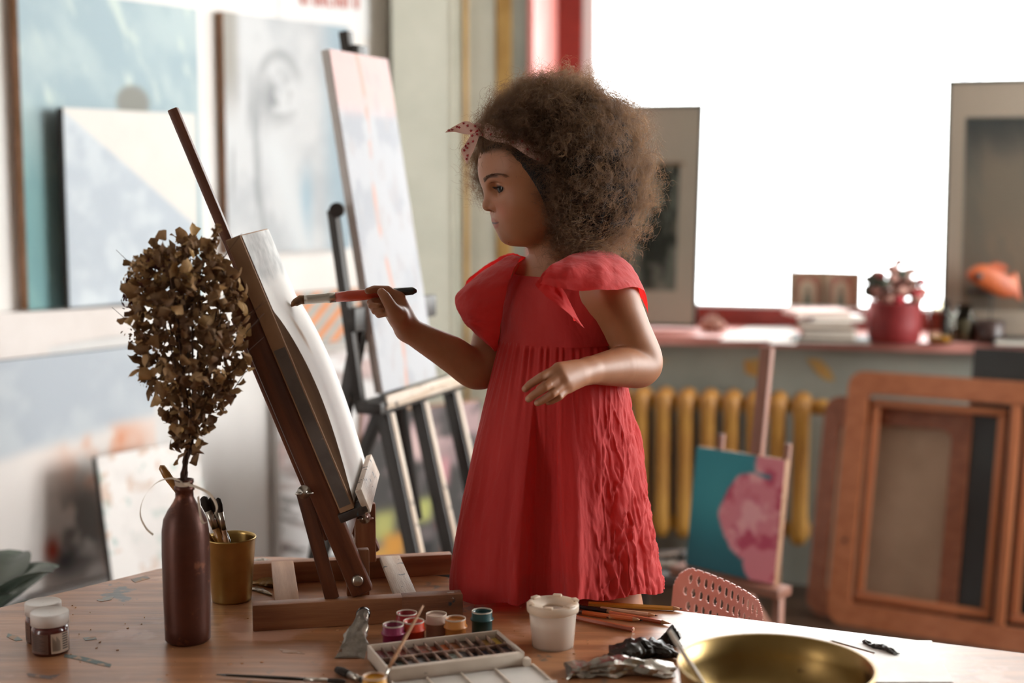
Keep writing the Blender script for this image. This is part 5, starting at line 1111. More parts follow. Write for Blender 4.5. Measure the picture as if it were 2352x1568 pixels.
# ------------------------------------------------------------------ things behind: left wall
def hitplane(px, py, p0, n):
    r = Vector(ray(px, py)); o = Vector((0, 0, CAMZ)); t = (Vector(p0)-o).dot(n)/r.dot(n); return o+r*t
def LW_(px, py, d): return hitplane(px, py, LP(0, d, 0), LN)
def WW2(px, py, d): return hitplane(px, py, WP(0, d, 0), WN)
mat('stretcher_wood', '9c7357', .7, '86603f', 10); mat('stretcher_dark', '2b2420', .7); mat('cabinet_white', 'e3dedb', .5, 'd8d2ce', 3)
def canvas_rect(name, label, BL, ex, up, w, hgt, th, fn, nx=90, nz=110, side='stretcher_wood', cat='painting', mt='paint_vcol', group=None, back=True):
    """stretched canvas: BL corner, ex along the width, up along the height; painted face + sides"""
    ex = Vector(ex).normalized(); up = Vector(up).normalized(); n = ex.cross(up).normalized(); BL = Vector(BL)
    if n.dot(Vector((0, 0, CAMZ))-BL) < 0: n = -n
    t = thing(name, label, cat, BL+ex*w/2, group); s, q = np.meshgrid(np.linspace(0, 1, nx+1), np.linspace(0, 1, nz+1)); s, q = s.ravel(), q.ravel()
    V = np.array(BL[:])+np.outer(s*w, np.array(ex[:]))+np.outer(q*hgt, np.array(up[:]))+np.array((n*.0006)[:]); idx = np.arange((nx+1)*(nz+1)).reshape(nz+1, nx+1)
    F = np.stack([idx[:-1, :-1], idx[:-1, 1:], idx[1:, 1:], idx[1:, :-1]], 2).reshape(-1, 4)
    add('painted_face', mesh_from('painted_face', V, F, colors=np.clip(fn(s, q), 0, 1)), mt, t, smooth=True)
    R = Matrix((ex, up, n)).transposed(); add('stretcher', MB().box(BL+ex*w/2+up*hgt/2-n*th/2, (w, hgt, th), R, .001), side, t); return t
def C(x): return np.array(hx(x))
def mixc(a, c, k): k = np.clip(k, 0, 1)[:, None]; return a*(1-k)+c*k
def onleft(px0, py0, px1, py1, d):
    a = LW_(px0, py1, d); c = LW_(px1, py0, d); s0 = (a-CORNER).dot(LD); s1 = (c-CORNER).dot(LD); return Vector((a.x, a.y, a.z)), -LD, s0-s1, c.z-a.z
def blue(s, t):
    n = fbm(s*5+t*2, t*5, 3); c = mixc(np.tile(C('a0b2b9'), (len(s), 1)), C('b3c2c4'), sst(.4, .7, n)); st = fbm(s*16+t*10, t*4-s*5, 7); c = mixc(c, C('cfd9cf'), sst(.58, .74, st)*.8); c = mixc(c, C('8fb0b8'), sst(.55, .2, t)*.5)
    c = mixc(c, C('5f9492'), (1-sst(.05, .28, s))*sst(.75, .3, t)*.6); d = ((s-.60)/.10)**2+((t-.665)/.06)**2; return mixc(c, C('8b8a83'), (1-sst(.6, 1.2, d)))
BL, ex, w, hh = onleft(66, 20, 452, 712, .045); canvas_rect('canvas_painting', 'tall pale blue abstract painting with a wooden edge at the far left', BL, ex, UZ, w, hh, .04, blue)
def diag(s, t):
    c = np.tile(C('b9c0c8'), (len(s), 1)); n = fbm(s*9, t*9, 11); c = mixc(c, C('c6ccd1'), sst(.4, .7, n)); u = mixc(np.tile(C('dfdbd5'), (len(s), 1)), C('d3c8be'), sst(.45, .7, fbm(s*5, t*5, 19))); e = s*.93+(t-.985)*1.62+.0
    return mixc(c, u[0]*0+C('ded8d1'), sst(-.012, .012, (t-.985)+s*.60))+ (n[:, None]-.5)*.03
BL, ex, w, hh = onleft(160, 262, 447, 706, .105); canvas_rect('canvas_painting', 'grey and cream canvas split by a diagonal, leaning on the blue painting', BL, ex, UZ, w, hh, .03, diag, side='stretcher_dark')
def whiteabs(s, t):
    n = fbm(s*4, t*5, 23); c = mixc(np.tile(C('e9e9ea'), (len(s), 1)), C('d2d4d7'), sst(.4, .75, n)); st = fbm(s*22, t*3, 29); c = mixc(c, C('aeb0b2'), sst(.55, .75, st)*(1-sst(.25, .5, s))*sst(.95, .4, t)); c = mixc(c, C('b8b2a9'), (1-sst(.05, .14, s))*sst(.5, .8, t))
    ar = np.abs(((s-.42)/.16)**2+((t-.70)/.15)**2-1); c = mixc(c, C('8f9294'), (1-sst(.05, .55, ar))*sst(.70, .80, t)*.4); c = mixc(c, C('9b9d9f'), np.exp(-(((s-.40)/.13)**2+((t-.66)/.09)**2))*sst(.45, .6, fbm(s*12, t*14, 31)))
    c = mixc(c, C('a9c3d2'), sst(.70, .9, s)*.75); c = mixc(c, C('a4c4d6'), np.exp(-((s-.62-.1*(t-.3))/.06)**2)*sst(.45, .2, t)*.9); return mixc(c, C('eef0f2'), np.exp(-((s-.45+.5*(t-.3))/.1)**2)*sst(.55, .4, t))*.88
BL, ex, w, hh = onleft(524, 62, 800, 585, .035); canvas_rect('canvas_painting', 'white and grey abstract figure painting hung on the left wall', BL, ex, UZ, w, hh, .03, whiteabs)
# low white cabinet the paintings stand on
sA = (LW_(-60, 700, .15)-CORNER).dot(LD); sB = (LW_(628, 900, .15)-CORNER).dot(LD); zc = LW_(70, 713, .045).z-.002
cab = thing('white_cabinet', 'long low white cabinet under the blue paintings', 'cabinet', LP((sA+sB)/2, .08, 0))
def lbox(name, s0, s1, d0, d1, z0, z1, mt, par):
    V = [LP(s, d, z0) for s, d in ((s0, d0), (s0, d1), (s1, d1), (s1, d0))]; return add(name, MB().raw(V+[v_+UZ*(z1-z0) for v_ in V], [(3, 2, 1, 0), (4, 5, 6, 7), (0, 1, 5, 4), (1, 2, 6, 5), (2, 3, 7, 6), (3, 0, 4, 7)]), mt, par)
lbox('cabinet_body', sA+.3, sB, .002, .15, .02, zc-.02, 'cabinet_white', cab); lbox('cabinet_top', sA+.3, sB-.0, .002, .158, zc-.02, zc, 'cabinet_white', cab)
# scalloped white paper hanging over the cabinet edge
pts_ = [(-60, 722), (110, 714), (310, 702), (318, 764), (230, 776), (112, 798), (108, 855), (88, 888), (60, 878), (40, 876), (14, 886), (-20, 868), (-60, 880)]
V = [LW_(x, y, .168) for x, y in pts_]; V2 = [v_-LN*.002 for v_ in V]; n = len(V); m_ = MB().raw(V+V2, [tuple(range(n)), tuple(range(2*n-1, n-1, -1))]+[(i, n+i, n+(i+1) % n, (i+1) % n) for i in range(n)])
mat('wall_sheet', 'e6dcd7', .8, 'ddd2cc', 5); tag(add('paper_sheet', m_, 'wall_sheet', auto=False), 'white scalloped paper hanging over the cabinet front', 'paper')
def bigabs(s, t):
    n = fbm(s*5, t*5, 41); c = mixc(np.tile(C('b4bac2'), (len(s), 1)), C('c2c7cc'), sst(.4, .7, n)); low = sst(.66, .58, t-.10*(s-.4)+.05*(n-.5)); c = mixc(c, C('e6ddd8'), low)
    c = mixc(c, C('dc9472'), low*np.exp(-(((s-.72)/.20)**2+((t-.50)/.16)**2))*sst(.25, .5, fbm(s*5+3, t*4, 43))*1.6); b2 = np.exp(-(((s-.56)/.15)**2+((t-.22)/.20)**2)); c = mixc(c, C('8f8782'), np.clip(b2*1.5*sst(.3, .55, fbm(s*8, t*7, 45)), 0, 1))
    c = mixc(c, C('c46a3e'), np.exp(-(((s-.77)/.07)**2+((t-.22)/.2)**2))*1.5*sst(.35, .6, fbm(s*14, t*9, 47))); c = mixc(c, C('4b4a4e'), np.exp(-(((s-.46)/.07)**2+((t-.10)/.06)**2))*.9); return mixc(c, C('b5432f'), np.exp(-(((s-.40)/.035)**2+((t-.16)/.05)**2)))
BL, ex, w, hh = onleft(-60, 790, 352, 1395, .20); canvas_rect('canvas_painting', 'large grey-blue and peach abstract canvas leaning on the white cabinet', BL, ex, UZ-LN*.0, w, hh, .025, bigabs, side='stretcher_dark')
def marks(s, t):
    c = np.tile(C('e7e0dc'), (len(s), 1)); n = fbm(s*7, t*7, 51); c = mixc(c, C('c9a58e'), sst(.66, .72, n)*.6); c = mixc(c, C('9db5ad'), sst(.67, .72, fbm(s*8+5, t*8, 53))*.6); return mixc(c, C('d8d0cc'), sst(.45, .6, fbm(s*3, t*3, 55))*.5)
BL = LW_(268, 1335, .42); TR = LW_(500, 1075, .30); exm = -LD; upv = (UZ-LN*.16).normalized(); canvas_rect('canvas_painting', 'white board with faint colour marks leaning behind the bottle', LW_(262, 1360, .40), exm, upv, .34, .36, .02, marks, side='stretcher_dark')
# far part of the left wall
def stripes(s, t):
    k = (s*1.15+t*-.55+.2)*4.2; c = np.tile(C('a9b0ad'), (len(s), 1)); on = sst(.42, .5, np.abs(((k) % 1)-.5)*2*.5+.25); return mixc(c, C('dc9468'), (((k % 1) < .52).astype(float)))+((fbm(s*8, t*8, 61)-.5)*.06)[:, None]
BL, ex, w, hh = onleft(655, 660, 862, 798, .10); canvas_rect('canvas_painting', 'orange and grey-blue diagonal striped canvas behind the girl\'s brush', BL, ex, UZ, w, hh, .03, stripes)
def streak(s, t):
    n = fbm(s*3+t*1, t*34+s*5, 71, 5); c = mixc(np.tile(C('e2dedd'), (len(s), 1)), C('b7a7a3'), sst(.5, .68, n)); c = mixc(c, C('5f5a57'), sst(.52, .62, fbm(s*4-t*2, t*30+s*9, 73))*sst(.62, .1, t)); return mixc(c, C('c2a09b'), sst(.6, .7, fbm(s*4, t*12, 77))*.7*sst(.2, .5, t))
BL, ex, w, hh = onleft(646, 792, 905, 1320, .19); canvas_rect('canvas_painting', 'rough white, rose and charcoal streaked canvas under the striped one', BL, ex, UZ, w, hh, .03, streak, nz=160, side='cabinet_white')
def blossom(s, t):
    n = fbm(s*5, t*6, 81); c = mixc(np.tile(C('4a4644'), (len(s), 1)), C('75696a'), sst(.4, .7, n)); c = mixc(c, C('b79a9a'), sst(.52, .8, t)*sst(.42, .6, fbm(s*6, t*7, 83)))
    for x, y, a, e, col in ((.22, .30, .10, .10, 'b4b06a'), (.32, .16, .10, .09, 'd0913f'), (.55, .36, .08, .08, 'b9b96e'), (.18, .10, .10, .07, 'cf9a4a'), (.72, .30, .05, .07, 'b32c26'), (.82, .07, .08, .09, 'd8592a'), (.70, .58, .06, .10, 'd0949a'), (.50, .78, .14, .10, 'd7b7b3'), (.93, .05, .05, .05, '2f7f72'), (.60, .10, .05, .06, '2c2a2a'), (.4, .55, .1, .1, '3a3836')):
        c = mixc(c, C(col), np.exp(-(((s-x)/a)**4+((t-y)/e)**4)))
    return c
canvas_rect('canvas_painting', 'dark floral canvas with yellow, orange and pink blooms behind the floor easel', LW_(812, 1330, .62), (Vector((.80, .60, 0))), (UZ-Vector((.6, -.8, 0))*-.12), .42, .50, .025, blossom)
# poster with red lettering, high on the left wall
pst = thing('poster', 'white poster with red lettering at the top edge of the picture', 'poster', LW_(750, 30, .006)); a = LW_(640, 60, .004); c = LW_(850, -90, .004); sa, sb = (a-CORNER).dot(LD), (c-CORNER).dot(LD)
mat('poster_paper', 'e8e6e5', .7); mat('poster_red', 'c9604f', .6); V = [LP(s, .004, z) for s, z in ((sa, a.z), (sb, a.z), (sb, c.z), (sa, c.z))]; V2 = [v_-LN*.002 for v_ in V]
add('sheet', MB().raw(V+V2, [(0, 1, 2, 3), (7, 6, 5, 4), (0, 4, 5, 1), (1, 5, 6, 2), (2, 6, 7, 3), (3, 7, 4, 0)]), 'poster_paper', pst); mb = MB(); r4 = random.Random(2)
for i in range(9):
    x = 690+i*15.5; b0 = LW_(x, 10+i*1.2, .006); b1 = LW_(x+10, 10+i*1.2, .006); z1 = b0.z+.07; w3 = .008
    def bar(p, q, z0_, z1_): V_ = [Vector((p.x, p.y, z0_)), Vector((q.x, q.y, z0_)), Vector((q.x, q.y, z1_)), Vector((p.x, p.y, z1_))]; mb.raw(V_+[v_+LN*.001 for v_ in V_], [(0, 1, 2, 3), (7, 6, 5, 4), (0, 4, 5, 1), (1, 5, 6, 2), (2, 6, 7, 3), (3, 7, 4, 0)])
    bar(b0, b0+(b1-b0)*.35, b0.z, z1); 
    if i % 3 != 1: bar(b0+(b1-b0)*.65, b1, b0.z, z1)
    if i % 2 == 0: bar(b0, b1, b0.z, b0.z+.010)
add('lettering', mb, 'poster_red', pst)
# ------------------------------------------------------------------ floor easel with a tall canvas
fBL = D(880, 915, 3.0); wdir = Vector((.118, .30, 0)).normalized(); back = Vector((-wdir.y, wdir.x, 0)); lup = (UZ*.72+back*.118).normalized()
def tallc(s, t):
    n = fbm(s*4, t*9, 91); c = mixc(np.tile(C('bfbec2'), (len(s), 1)), C('adaeb4'), sst(.42, .7, n)); c = mixc(c, C('e2b9b3'), sst(.80, .86, t+.03*(n-.5))*.85); d = np.abs(s-.42-.05*np.sin(t*9)); c = mixc(c, C('d2a594'), (1-sst(.01, .045, d))*sst(.35, .55, fbm(s*3, t*14, 93)))
    return mixc(c, C('b8b0b0'), sst(.6, .72, fbm(s*9, t*14, 95))*.5)*.86
fe = thing('floor_easel', 'black wooden floor easel standing by the left wall', 'easel', fBL-UZ*fBL.z+wdir*.15)
canvas_rect('canvas_painting', 'tall narrow pale canvas with a salmon top on the black floor easel', fBL+UZ*.012, wdir, lup, .275, .735, .02, tallc, cat='painting', side='cabinet_white')
nrm = -back; fz = fBL.z
def F_(w_, b_, z_): return Vector((fBL.x, fBL.y, 0))+wdir*w_+back*b_+UZ*z_
lz = lambda z_: (z_-fz)*.164      # lean of the easel plane
beam('tray', F_(-.07, -.0, fz-.012), F_(.42, -.0, fz-.012), .06, .024, 'black_wood', fe)
beam('tray_edge', F_(-.05, -.032, fz+.0), F_(.40, -.032, fz+.0), .006, .03, 'wood_white_stained', fe)
beam('mast', F_(.16, .05+lz(fz-.3), fz-.3), F_(.16, .035+lz(fz+.79), fz+.79), .03, .022, 'black_wood', fe, up=back); beam('top_clamp', F_(.15, .02+lz(fz+.75), fz+.745), F_(.20, .02+lz(fz+.75), fz+.745), .03, .03, 'black_wood', fe)
beam('side_arm', F_(-.035, .035, fz-.02), F_(-.035, .03+lz(fz+.40), fz+.40), .022, .02, 'black_wood', fe, up=back)
add('arm_knob', MB().lathe([(.0005, -.012), (.016, -.012), (.016, .012), (.0005, .012)], 14, c=F_(-.035, .02+lz(fz+.40), fz+.40), R=ROT(math.pi/2, 'X')), 'black_wood', fe)
for w_, t_ in ((.0, 'wood_white_stained'), (.17, 'wood_white_stained'), (.345, 'wood_white_stained')): 
    beam('front_leg', F_(w_, -.0, fz-.02), F_(w_*1.05-.01, -.20, .012), .026, .03, 'black_wood', fe, up=back); beam('leg_face', F_(w_+.004, -.018, fz-.03), F_(w_*1.05-.006, -.212, .05), .018, .006, t_, fe, up=back)
beam('rear_leg', F_(-.0, .05, fz+.16), F_(.02, .30, .012), .03, .024, 'black_wood', fe, up=wdir); beam('rear_leg', F_(.30, .05, fz+.16), F_(.36, .55, .012), .03, .024, 'black_wood', fe, up=wdir); beam('foot_bar', F_(-.03, -.19, .05), F_(.36, -.19, .05), .03, .03, 'black_wood', fe)
beam('shoulder_bar', F_(-.05, .05, fz+.17), F_(.36, .05, fz+.17), .024, .05, 'black_wood', fe)
# dark low cabinet in the corner
mat('dark_cabinet', '35271f', .5, '2a1e18', 6); mat('cabinet_top_wood', '7a6a58', .5); cc = WP(-.13, -.24, 0); dcb = thing('low_cabinet', 'dark low wooden cabinet in the corner behind the dress', 'cabinet', cc); Rw = ROT(-WALL_A)
add('cabinet_body', MB().box(cc+UZ*.22, (.42, .34, .44), Rw, .004), 'dark_cabinet', dcb); add('cabinet_top', MB().box(cc+UZ*.452, (.45, .37, .024), Rw, .004), 'cabinet_top_wood', dcb); add('drawer', MB().box(cc+WN*.172+UZ*.33, (.38, .012, .16), Rw, .003), 'dark_cabinet', dcb)
# big-leaved plant at the lower left
mat('plant_leaf', '5c6458', .45, '454d43', 6, (1, 3, 1), tl=.12, coat=.2); mat('pot_white', 'd9d4cf', .4); pc_ = Vector((-.985, 2.50, 0)); pl = thing('potted_plant', 'grey-green plant with broad leaves in a white pot beside the table', 'plant', pc_)
add('pot', MB().lathe([(.0005, .30), (.075, .30), (.085, .31), (.108, .52), (.115, .53), (.115, .56), (.103, .56), (.098, .52), (.0005, .515)], 30, c=pc_, cap=False), 'pot_white', pl, smooth=True); add('stand', MB().lathe([(.13, 0), (.13, .02), (.10, .04), (.09, .27), (.11, .29), (.11, .30)], 24, c=pc_), 'dark_cabinet', pl)
for k in range(11):
    a = k*2.4+.4; L = .15+.05*((k*37) % 5)/5; R_ = []; el = .25+.5*((k*53) % 7)/7
    for i in range(13):
        t = i/12; wd_ = .058*math.sin(math.pi*min(t*.93+.06, 1))**.75; x = L*t; zz = .53+.14*el*2*t*(1-t*.45)+.06*el; row = []
        for j in range(-3, 4): y = wd_*j/3; row.append(pc_+Vector((math.cos(a)*(x+.02)-math.sin(a)*y, math.sin(a)*(x+.02)+math.cos(a)*y, zz+abs(y)*.45-(y*y)*3)))
        R_.append(row)
    add('leaf', MB().grid(R_), 'plant_leaf', pl, smooth=True)
# ------------------------------------------------------------------ window wall: radiator
mat('radiator_paint', 'bd8a3c', .5, 'a87330', 5, bump=.1, bscale=25); rd = -.13
pA = WW2(1425, 900, rd); pB = WW2(1842, 915, rd); s0 = (pA-W0).dot(WD); s1 = (pB-W0).dot(WD); zt = WW2(1600, 893, rd).z; zb = max(.16, WW2(1600, 1232, rd).z)
rad_ = thing('radiator', 'mustard yellow cast-iron radiator below the window', 'radiator', WP((s0+s1)/2, rd, 0)); nsec = 9; pit = (s1-s0)/(nsec-1)
def section():
    m_ = MB()
    for dy in (-.035, .035):
        m_.lathe([(.004, zb), (.024, zb+.01), (.032, zb+.04), (.025, zb+.09), (.0245, (zb+zt)/2), (.025, zt-.09), (.034, zt-.04), (.026, zt-.012), (.004, zt)], 16, c=(0, dy, 0))
    m_.box((0, 0, zt-.045), (pit*.98, .05, .05), bev=.012); m_.box((0, 0, zb+.045), (pit*.98, .05, .05), bev=.012); return m_
sm_ = section(); sme = mesh_from('section', [v_[:] for v_ in sm_.V], sm_.F); sme.materials.append(MAT['radiator_paint'])
for i in range(nsec):
    o = bpy.data.objects.new('section', sme); COL.objects.link(o); M = Matrix.Translation(WP(s0+pit*i, rd, 0)) @ Matrix.Rotation(-WALL_A, 4, 'Z'); o.parent = rad_; o.matrix_basis = wm(rad_).inverted() @ M
add('plug', MB().lathe([(.026, -.02), (.026, .02), (.018, .03), (.018, .05)], 14, c=WP(s1+pit*.75, rd, zt-.045), R=ROT(-WALL_A) @ ROT(math.pi/2, 'Y')), 'radiator_paint', rad_, smooth=True)
add('pipe', MB().tube([WP(s1+pit*.6, rd, zb+.045), WP(s1+pit*1.0, rd, zb+.045), WP(s1+pit*1.0, rd, .0)], .012, 10), 'radiator_paint', rad_, smooth=True)
for i in (1, 7): add('foot', MB().box(WP(s0+pit*i, rd, zb/2+.01), (.03, .10, zb+.02), ROT(-WALL_A), .004), 'radiator_paint', rad_)
# daubs of old yellow paint on the wall
mat('old_yellow', 'b5813a', .85, 'a9915f', 9)
for ptsd in ([(1708, 828), (1745, 822), (1768, 838), (1776, 858), (1740, 868), (1712, 856)], [(1852, 822), (1885, 826), (1908, 850), (1918, 876), (1895, 872), (1870, 850)]):
    V = [WW2(x, y, -.002) for x, y in ptsd]; n = len(V); me_ = MB().raw(V+[v_+WN*-.003 for v_ in V], [tuple(range(n)), tuple(range(2*n-1, n-1, -1))]+[(i, n+i, n+(i+1) % n, (i+1) % n) for i in range(n)]); o = add('trim_6', me_, 'old_yellow', auto=False); struct(o)
# ---- easel with the pink flower canvas
gBL = D(1575, 1297, 3.50); gBR = D(1778, 1335, 3.32); gd = (gBR-gBL); gd.z = 0; gw = gd.length; gd.normalize(); gb = Vector((-gd.y, gd.x, 0)); gup = (UZ*.99+gb*.13).normalized()
def flower(s, t):
    c = mixc(np.tile(C('2a7f8c'), (len(s), 1)), C('1f5a66'), sst(.7, .0, t)); c = mixc(c, C('3a8f98'), np.exp(-((s-.3)**2+(t-.65)**2)*9)*.7); n = fbm(s*6, t*6, 101); dx, dy = s-.74, t-.50; rr = np.sqrt((dx/.44)**2+(dy/.40)**2)+.22*(n-.5)
    pk = 1-sst(.86, .96, rr); pk = np.maximum(pk, (sst(.84, .90, s+.05*(n-.5)))*(sst(.05, .2, t))); pk = np.maximum(pk, sst(.66, .72, s+.08*(n-.5))*sst(.84, .88, t)); pk = np.maximum(pk, 1-sst(.85, .97, np.sqrt(((s-.92)/.30)**2+((t-.14)/.26)**2)+.2*(n-.5))); col = mixc(np.tile(C('d4808c'), (len(s), 1)), C('b94a63'), sst(.5, .72, fbm(s*7+2, t*6, 105))); col = mixc(col, C('e3a3a8'), sst(.52, .72, fbm(s*6, t*7, 107)))
    return c*(1-pk[:, None])+col*pk[:, None]
canvas_rect('canvas_painting', 'small canvas of a pink flower on teal beside the radiator', gBL, gd, gup, gw, .300, .02, flower, nx=110, nz=130)
ge = thing('small_easel', 'light wooden easel holding the pink flower canvas', 'easel', (gBL.x+gd.x*gw/2, gBL.y+.1, 0)); mat('easel_pinkwood', '8a5a46', .6, '784a38', 6, (1, 8, 8))
mb0 = gBL+gd*gw*.62+gb*.03; beam('mast', Vector((mb0.x, mb0.y, 0))-gb*.06, mb0+gup*.56, .032, .018, 'easel_pinkwood', ge, up=gb)
for k in (.22, .96): p = gBL+gd*gw*k+gb*.022; beam('upright', p+gup*.0, p+gup*.335, .016, .012, 'easel_pinkwood', ge, up=gb)
beam('tray', gBL-gd*.03-UZ*.014+gb*.0, gBL+gd*(gw+.03)-UZ*.014, .06, .022, 'easel_pinkwood', ge); 
for k, dv in ((.02, -.12), (.98, -.12), (.5, .35)): p = gBL+gd*gw*k+gb*.03; beam('leg', p-UZ*.01, Vector((p.x, p.y, .0))+gb*dv+gd*(k-.5)*.15, .024, .02, 'easel_pinkwood', ge, up=gd)
# clutter table with paint tubes beyond the hem
kc = D(1530, 1290, 3.75); lt = thing('low_stool', 'low dark stool cluttered with paint tubes behind the dress', 'stool', (kc.x, kc.y, 0)); kz = kc.z
add('stool_top', MB().box((kc.x, kc.y, kz-.015), (.26, .24, .03), ROT(.3), .004), 'dark_cabinet', lt)
for a in range(4): p = Vector((kc.x, kc.y, 0))+ROT(.3) @ Vector(((.1 if a % 2 else -.1), (.09 if a > 1 else -.09), 0)); beam('leg', p, p+UZ*(kz-.03), .025, .025, 'dark_cabinet', lt, up=(1, 0, 0))
mat('tube_white', 'cdbfae', .4, '8e8378', 20); mat('tube_teal', '3f6a66', .4, 'a59a8a', 16)
for i, (dx, dy, mt_, lb) in enumerate(((-.04, -.05, 'tube_white', 'white paint tube on the low stool, nearest the dress'), (.03, -.07, 'tube_teal', 'teal paint tube lying on the low stool'), (.05, .02, 'tube_white', 'cream paint tube at the back of the low stool'), (-.02, .05, 'foil', 'bare silver paint tube on the low stool'))):
    A_ = Vector((kc.x+dx, kc.y+dy, kz)); crumple(lb, A_, A_+Vector((.06, .02*(i % 3-1), 0)), .03, .022, mt_, 40+i, cap=.008, amp=.15, taper=.1)
# ---- big wooden frames leaning under the sill
def leanq(pxb, pyb, yb, ptop, ytop): pass
fA = T(1897, 1428, 0.0); fB = T(2352, 1500, 0.0); fd = (fB-fA); fd.normalize(); fb_ = Vector((-fd.y, fd.x, 0)); HF = .775; lean = .18; fup = (UZ*HF+fb_*lean).normalized(); FH = math.hypot(HF, lean); FW = .98
def Q(o, x, z, k=0): return o+fd*x+fup*z+fd.cross(fup)*-k
def rrect(x0, x1, z0, z1, r, n=6):
    P_ = []
    for cx_, cz_, a0 in ((x1-r, z1-r, 0), (x0+r, z1-r, 90), (x0+r, z0+r, 180), (x1-r, z0+r, 270)):
        for i in range(n+1): a = math.radians(a0+90*i/n); P_.append((cx_+r*math.cos(a), cz_+r*math.sin(a)))
    return P_
def ringmesh(out, inn, o, d0, d1):
    """flat frame ring between two outlines with the same point count"""
    n = len(out); V = [Q(o, x, z, d0) for x, z in out]+[Q(o, x, z, d0) for x, z in inn]+[Q(o, x, z, d1) for x, z in out]+[Q(o, x, z, d1) for x, z in inn]; F = []
    for i in range(n):
        k = (i+1) % n; F += [(i, k, n+k, n+i), (2*n+i, 3*n+i, 3*n+k, 2*n+k), (i, 2*n+i, 2*n+k, k), (n+i, n+k, 3*n+k, 3*n+i)]
    me_ = mesh_from('ring', [v_[:] for v_ in V], F); bm_ = bmesh.new(); bm_.from_mesh(me_); bmesh.ops.recalc_face_normals(bm_, faces=bm_.faces); bm_.to_mesh(me_); bm_.free(); return me_
fr = thing('wooden_frame', 'large orange-brown wooden window frame leaning under the sill at right', 'frame', fA+fd*FW/2); o0 = fA
add('outer_frame', ringmesh(rrect(0, FW, 0, FH, .045), rrect(.075, .52, .085, FH-.085, .004), o0, 0, .03), 'wood_orange', fr) if False else None
def barF(name, x0, x1, z0, z1, d0, d1, par, o=None): 
    o = o or o0; V = [Q(o, x, z, d0) for x, z in ((x0, z0), (x1, z0), (x1, z1), (x0, z1))]; c = (V[0]+V[2])/2; M = frameM(c+fd.cross(fup)*-((d1-d0)/2), fd if (x1-x0) > (z1-z0) else fup, fup if (x1-x0) > (z1-z0) else -fd); L_ = max(x1-x0, z1-z0); S2 = min(x1-x0, z1-z0); return add(name, MB().box((0, 0, 0), (L_, S2, abs(d1-d0)), bev=.005), 'wood_orange', par, M)
add('outer_frame', ringmesh(rrect(0, FW, 0, FH, .05), rrect(.065, FW-.065, .07, FH-.07, .012), o0, 0, .034), 'wood_orange', fr)
barF('centre_post', .50, .53, .07, FH-.07, .0, .040, fr)
for x0, x1 in ((.065, .50), (.53, FW-.065)):
    barF('bead', x0+.012, x1-.012, FH-.108, FH-.082, .016, .032, fr); barF('bead', x0+.012, x1-.012, .082, .108, .016, .032, fr); barF('bead', x0+.012, x0+.038, .108, FH-.108, .016, .032, fr); barF('bead', x1-.038, x1-.012, .108, FH-.108, .016, .032, fr)
add('knot_hole', MB().lathe([(.0005, 0), (.007, 0), (.007, .002), (.0005, .002)], 12, c=Q(o0, .035, .26, -.001), R=Vector((0, 0, 1)).rotation_difference(fd.cross(fup)*-1).to_matrix()), 'dark_metal', fr)
# rounded panel behind it
mat('panel_wood', '96583a', .5, '86492e', 5, (.6, 8, 8)); mat('panel_beige', 'a98d76', .8, '9c8069', 5); o1 = T(1838, 1415, 0.0)+fb_*.05; PW, PH = .465, .70
pn_ = thing('rounded_panel', 'brown wooden panel with rounded corners and beige filling behind the big frame', 'panel', o1+fd*PW/2)
add('panel_rim', ringmesh(rrect(0, PW, 0, PH, .05), rrect(.055, PW-.055, .07, PH-.08, .035), o1, .0, .016), 'panel_wood', pn_)
inn = rrect(.05, PW-.05, .065, PH-.075, .035); V = [Q(o1, x, z, .009) for x, z in inn]; V2 = [Q(o1, x, z, .015) for x, z in inn]; n = len(V); me_ = mesh_from('panel_fill', [v_[:] for v_ in V+V2], [tuple(range(n)), tuple(range(2*n-1, n-1, -1))]+[(i, n+i, n+(i+1) % n, (i+1) % n) for i in range(n)], smooth=False); add('panel_fill', me_, 'panel_beige', pn_, auto=False)
# black board between frame and wall
mat('black_board', '191918', .45, '232624', 3); o2 = fA+fd*.36+fb_*.085; bb_ = thing('black_board', 'black board standing between the big frame and the wall', 'board', o2+fd*.3)
V = [Q(o2, x, z, 0) for x, z in ((0, 0), (.6, 0), (.6, .88), (0, .88))]; V2 = [v_-fb_*-.012 for v_ in V]; add('board', MB().raw(V+V2, [(0, 1, 2, 3), (7, 6, 5, 4), (0, 4, 5, 1), (1, 5, 6, 2), (2, 6, 7, 3), (3, 7, 4, 0)]), 'black_board', bb_)
mat('mat_grey', '6a726c', .6)
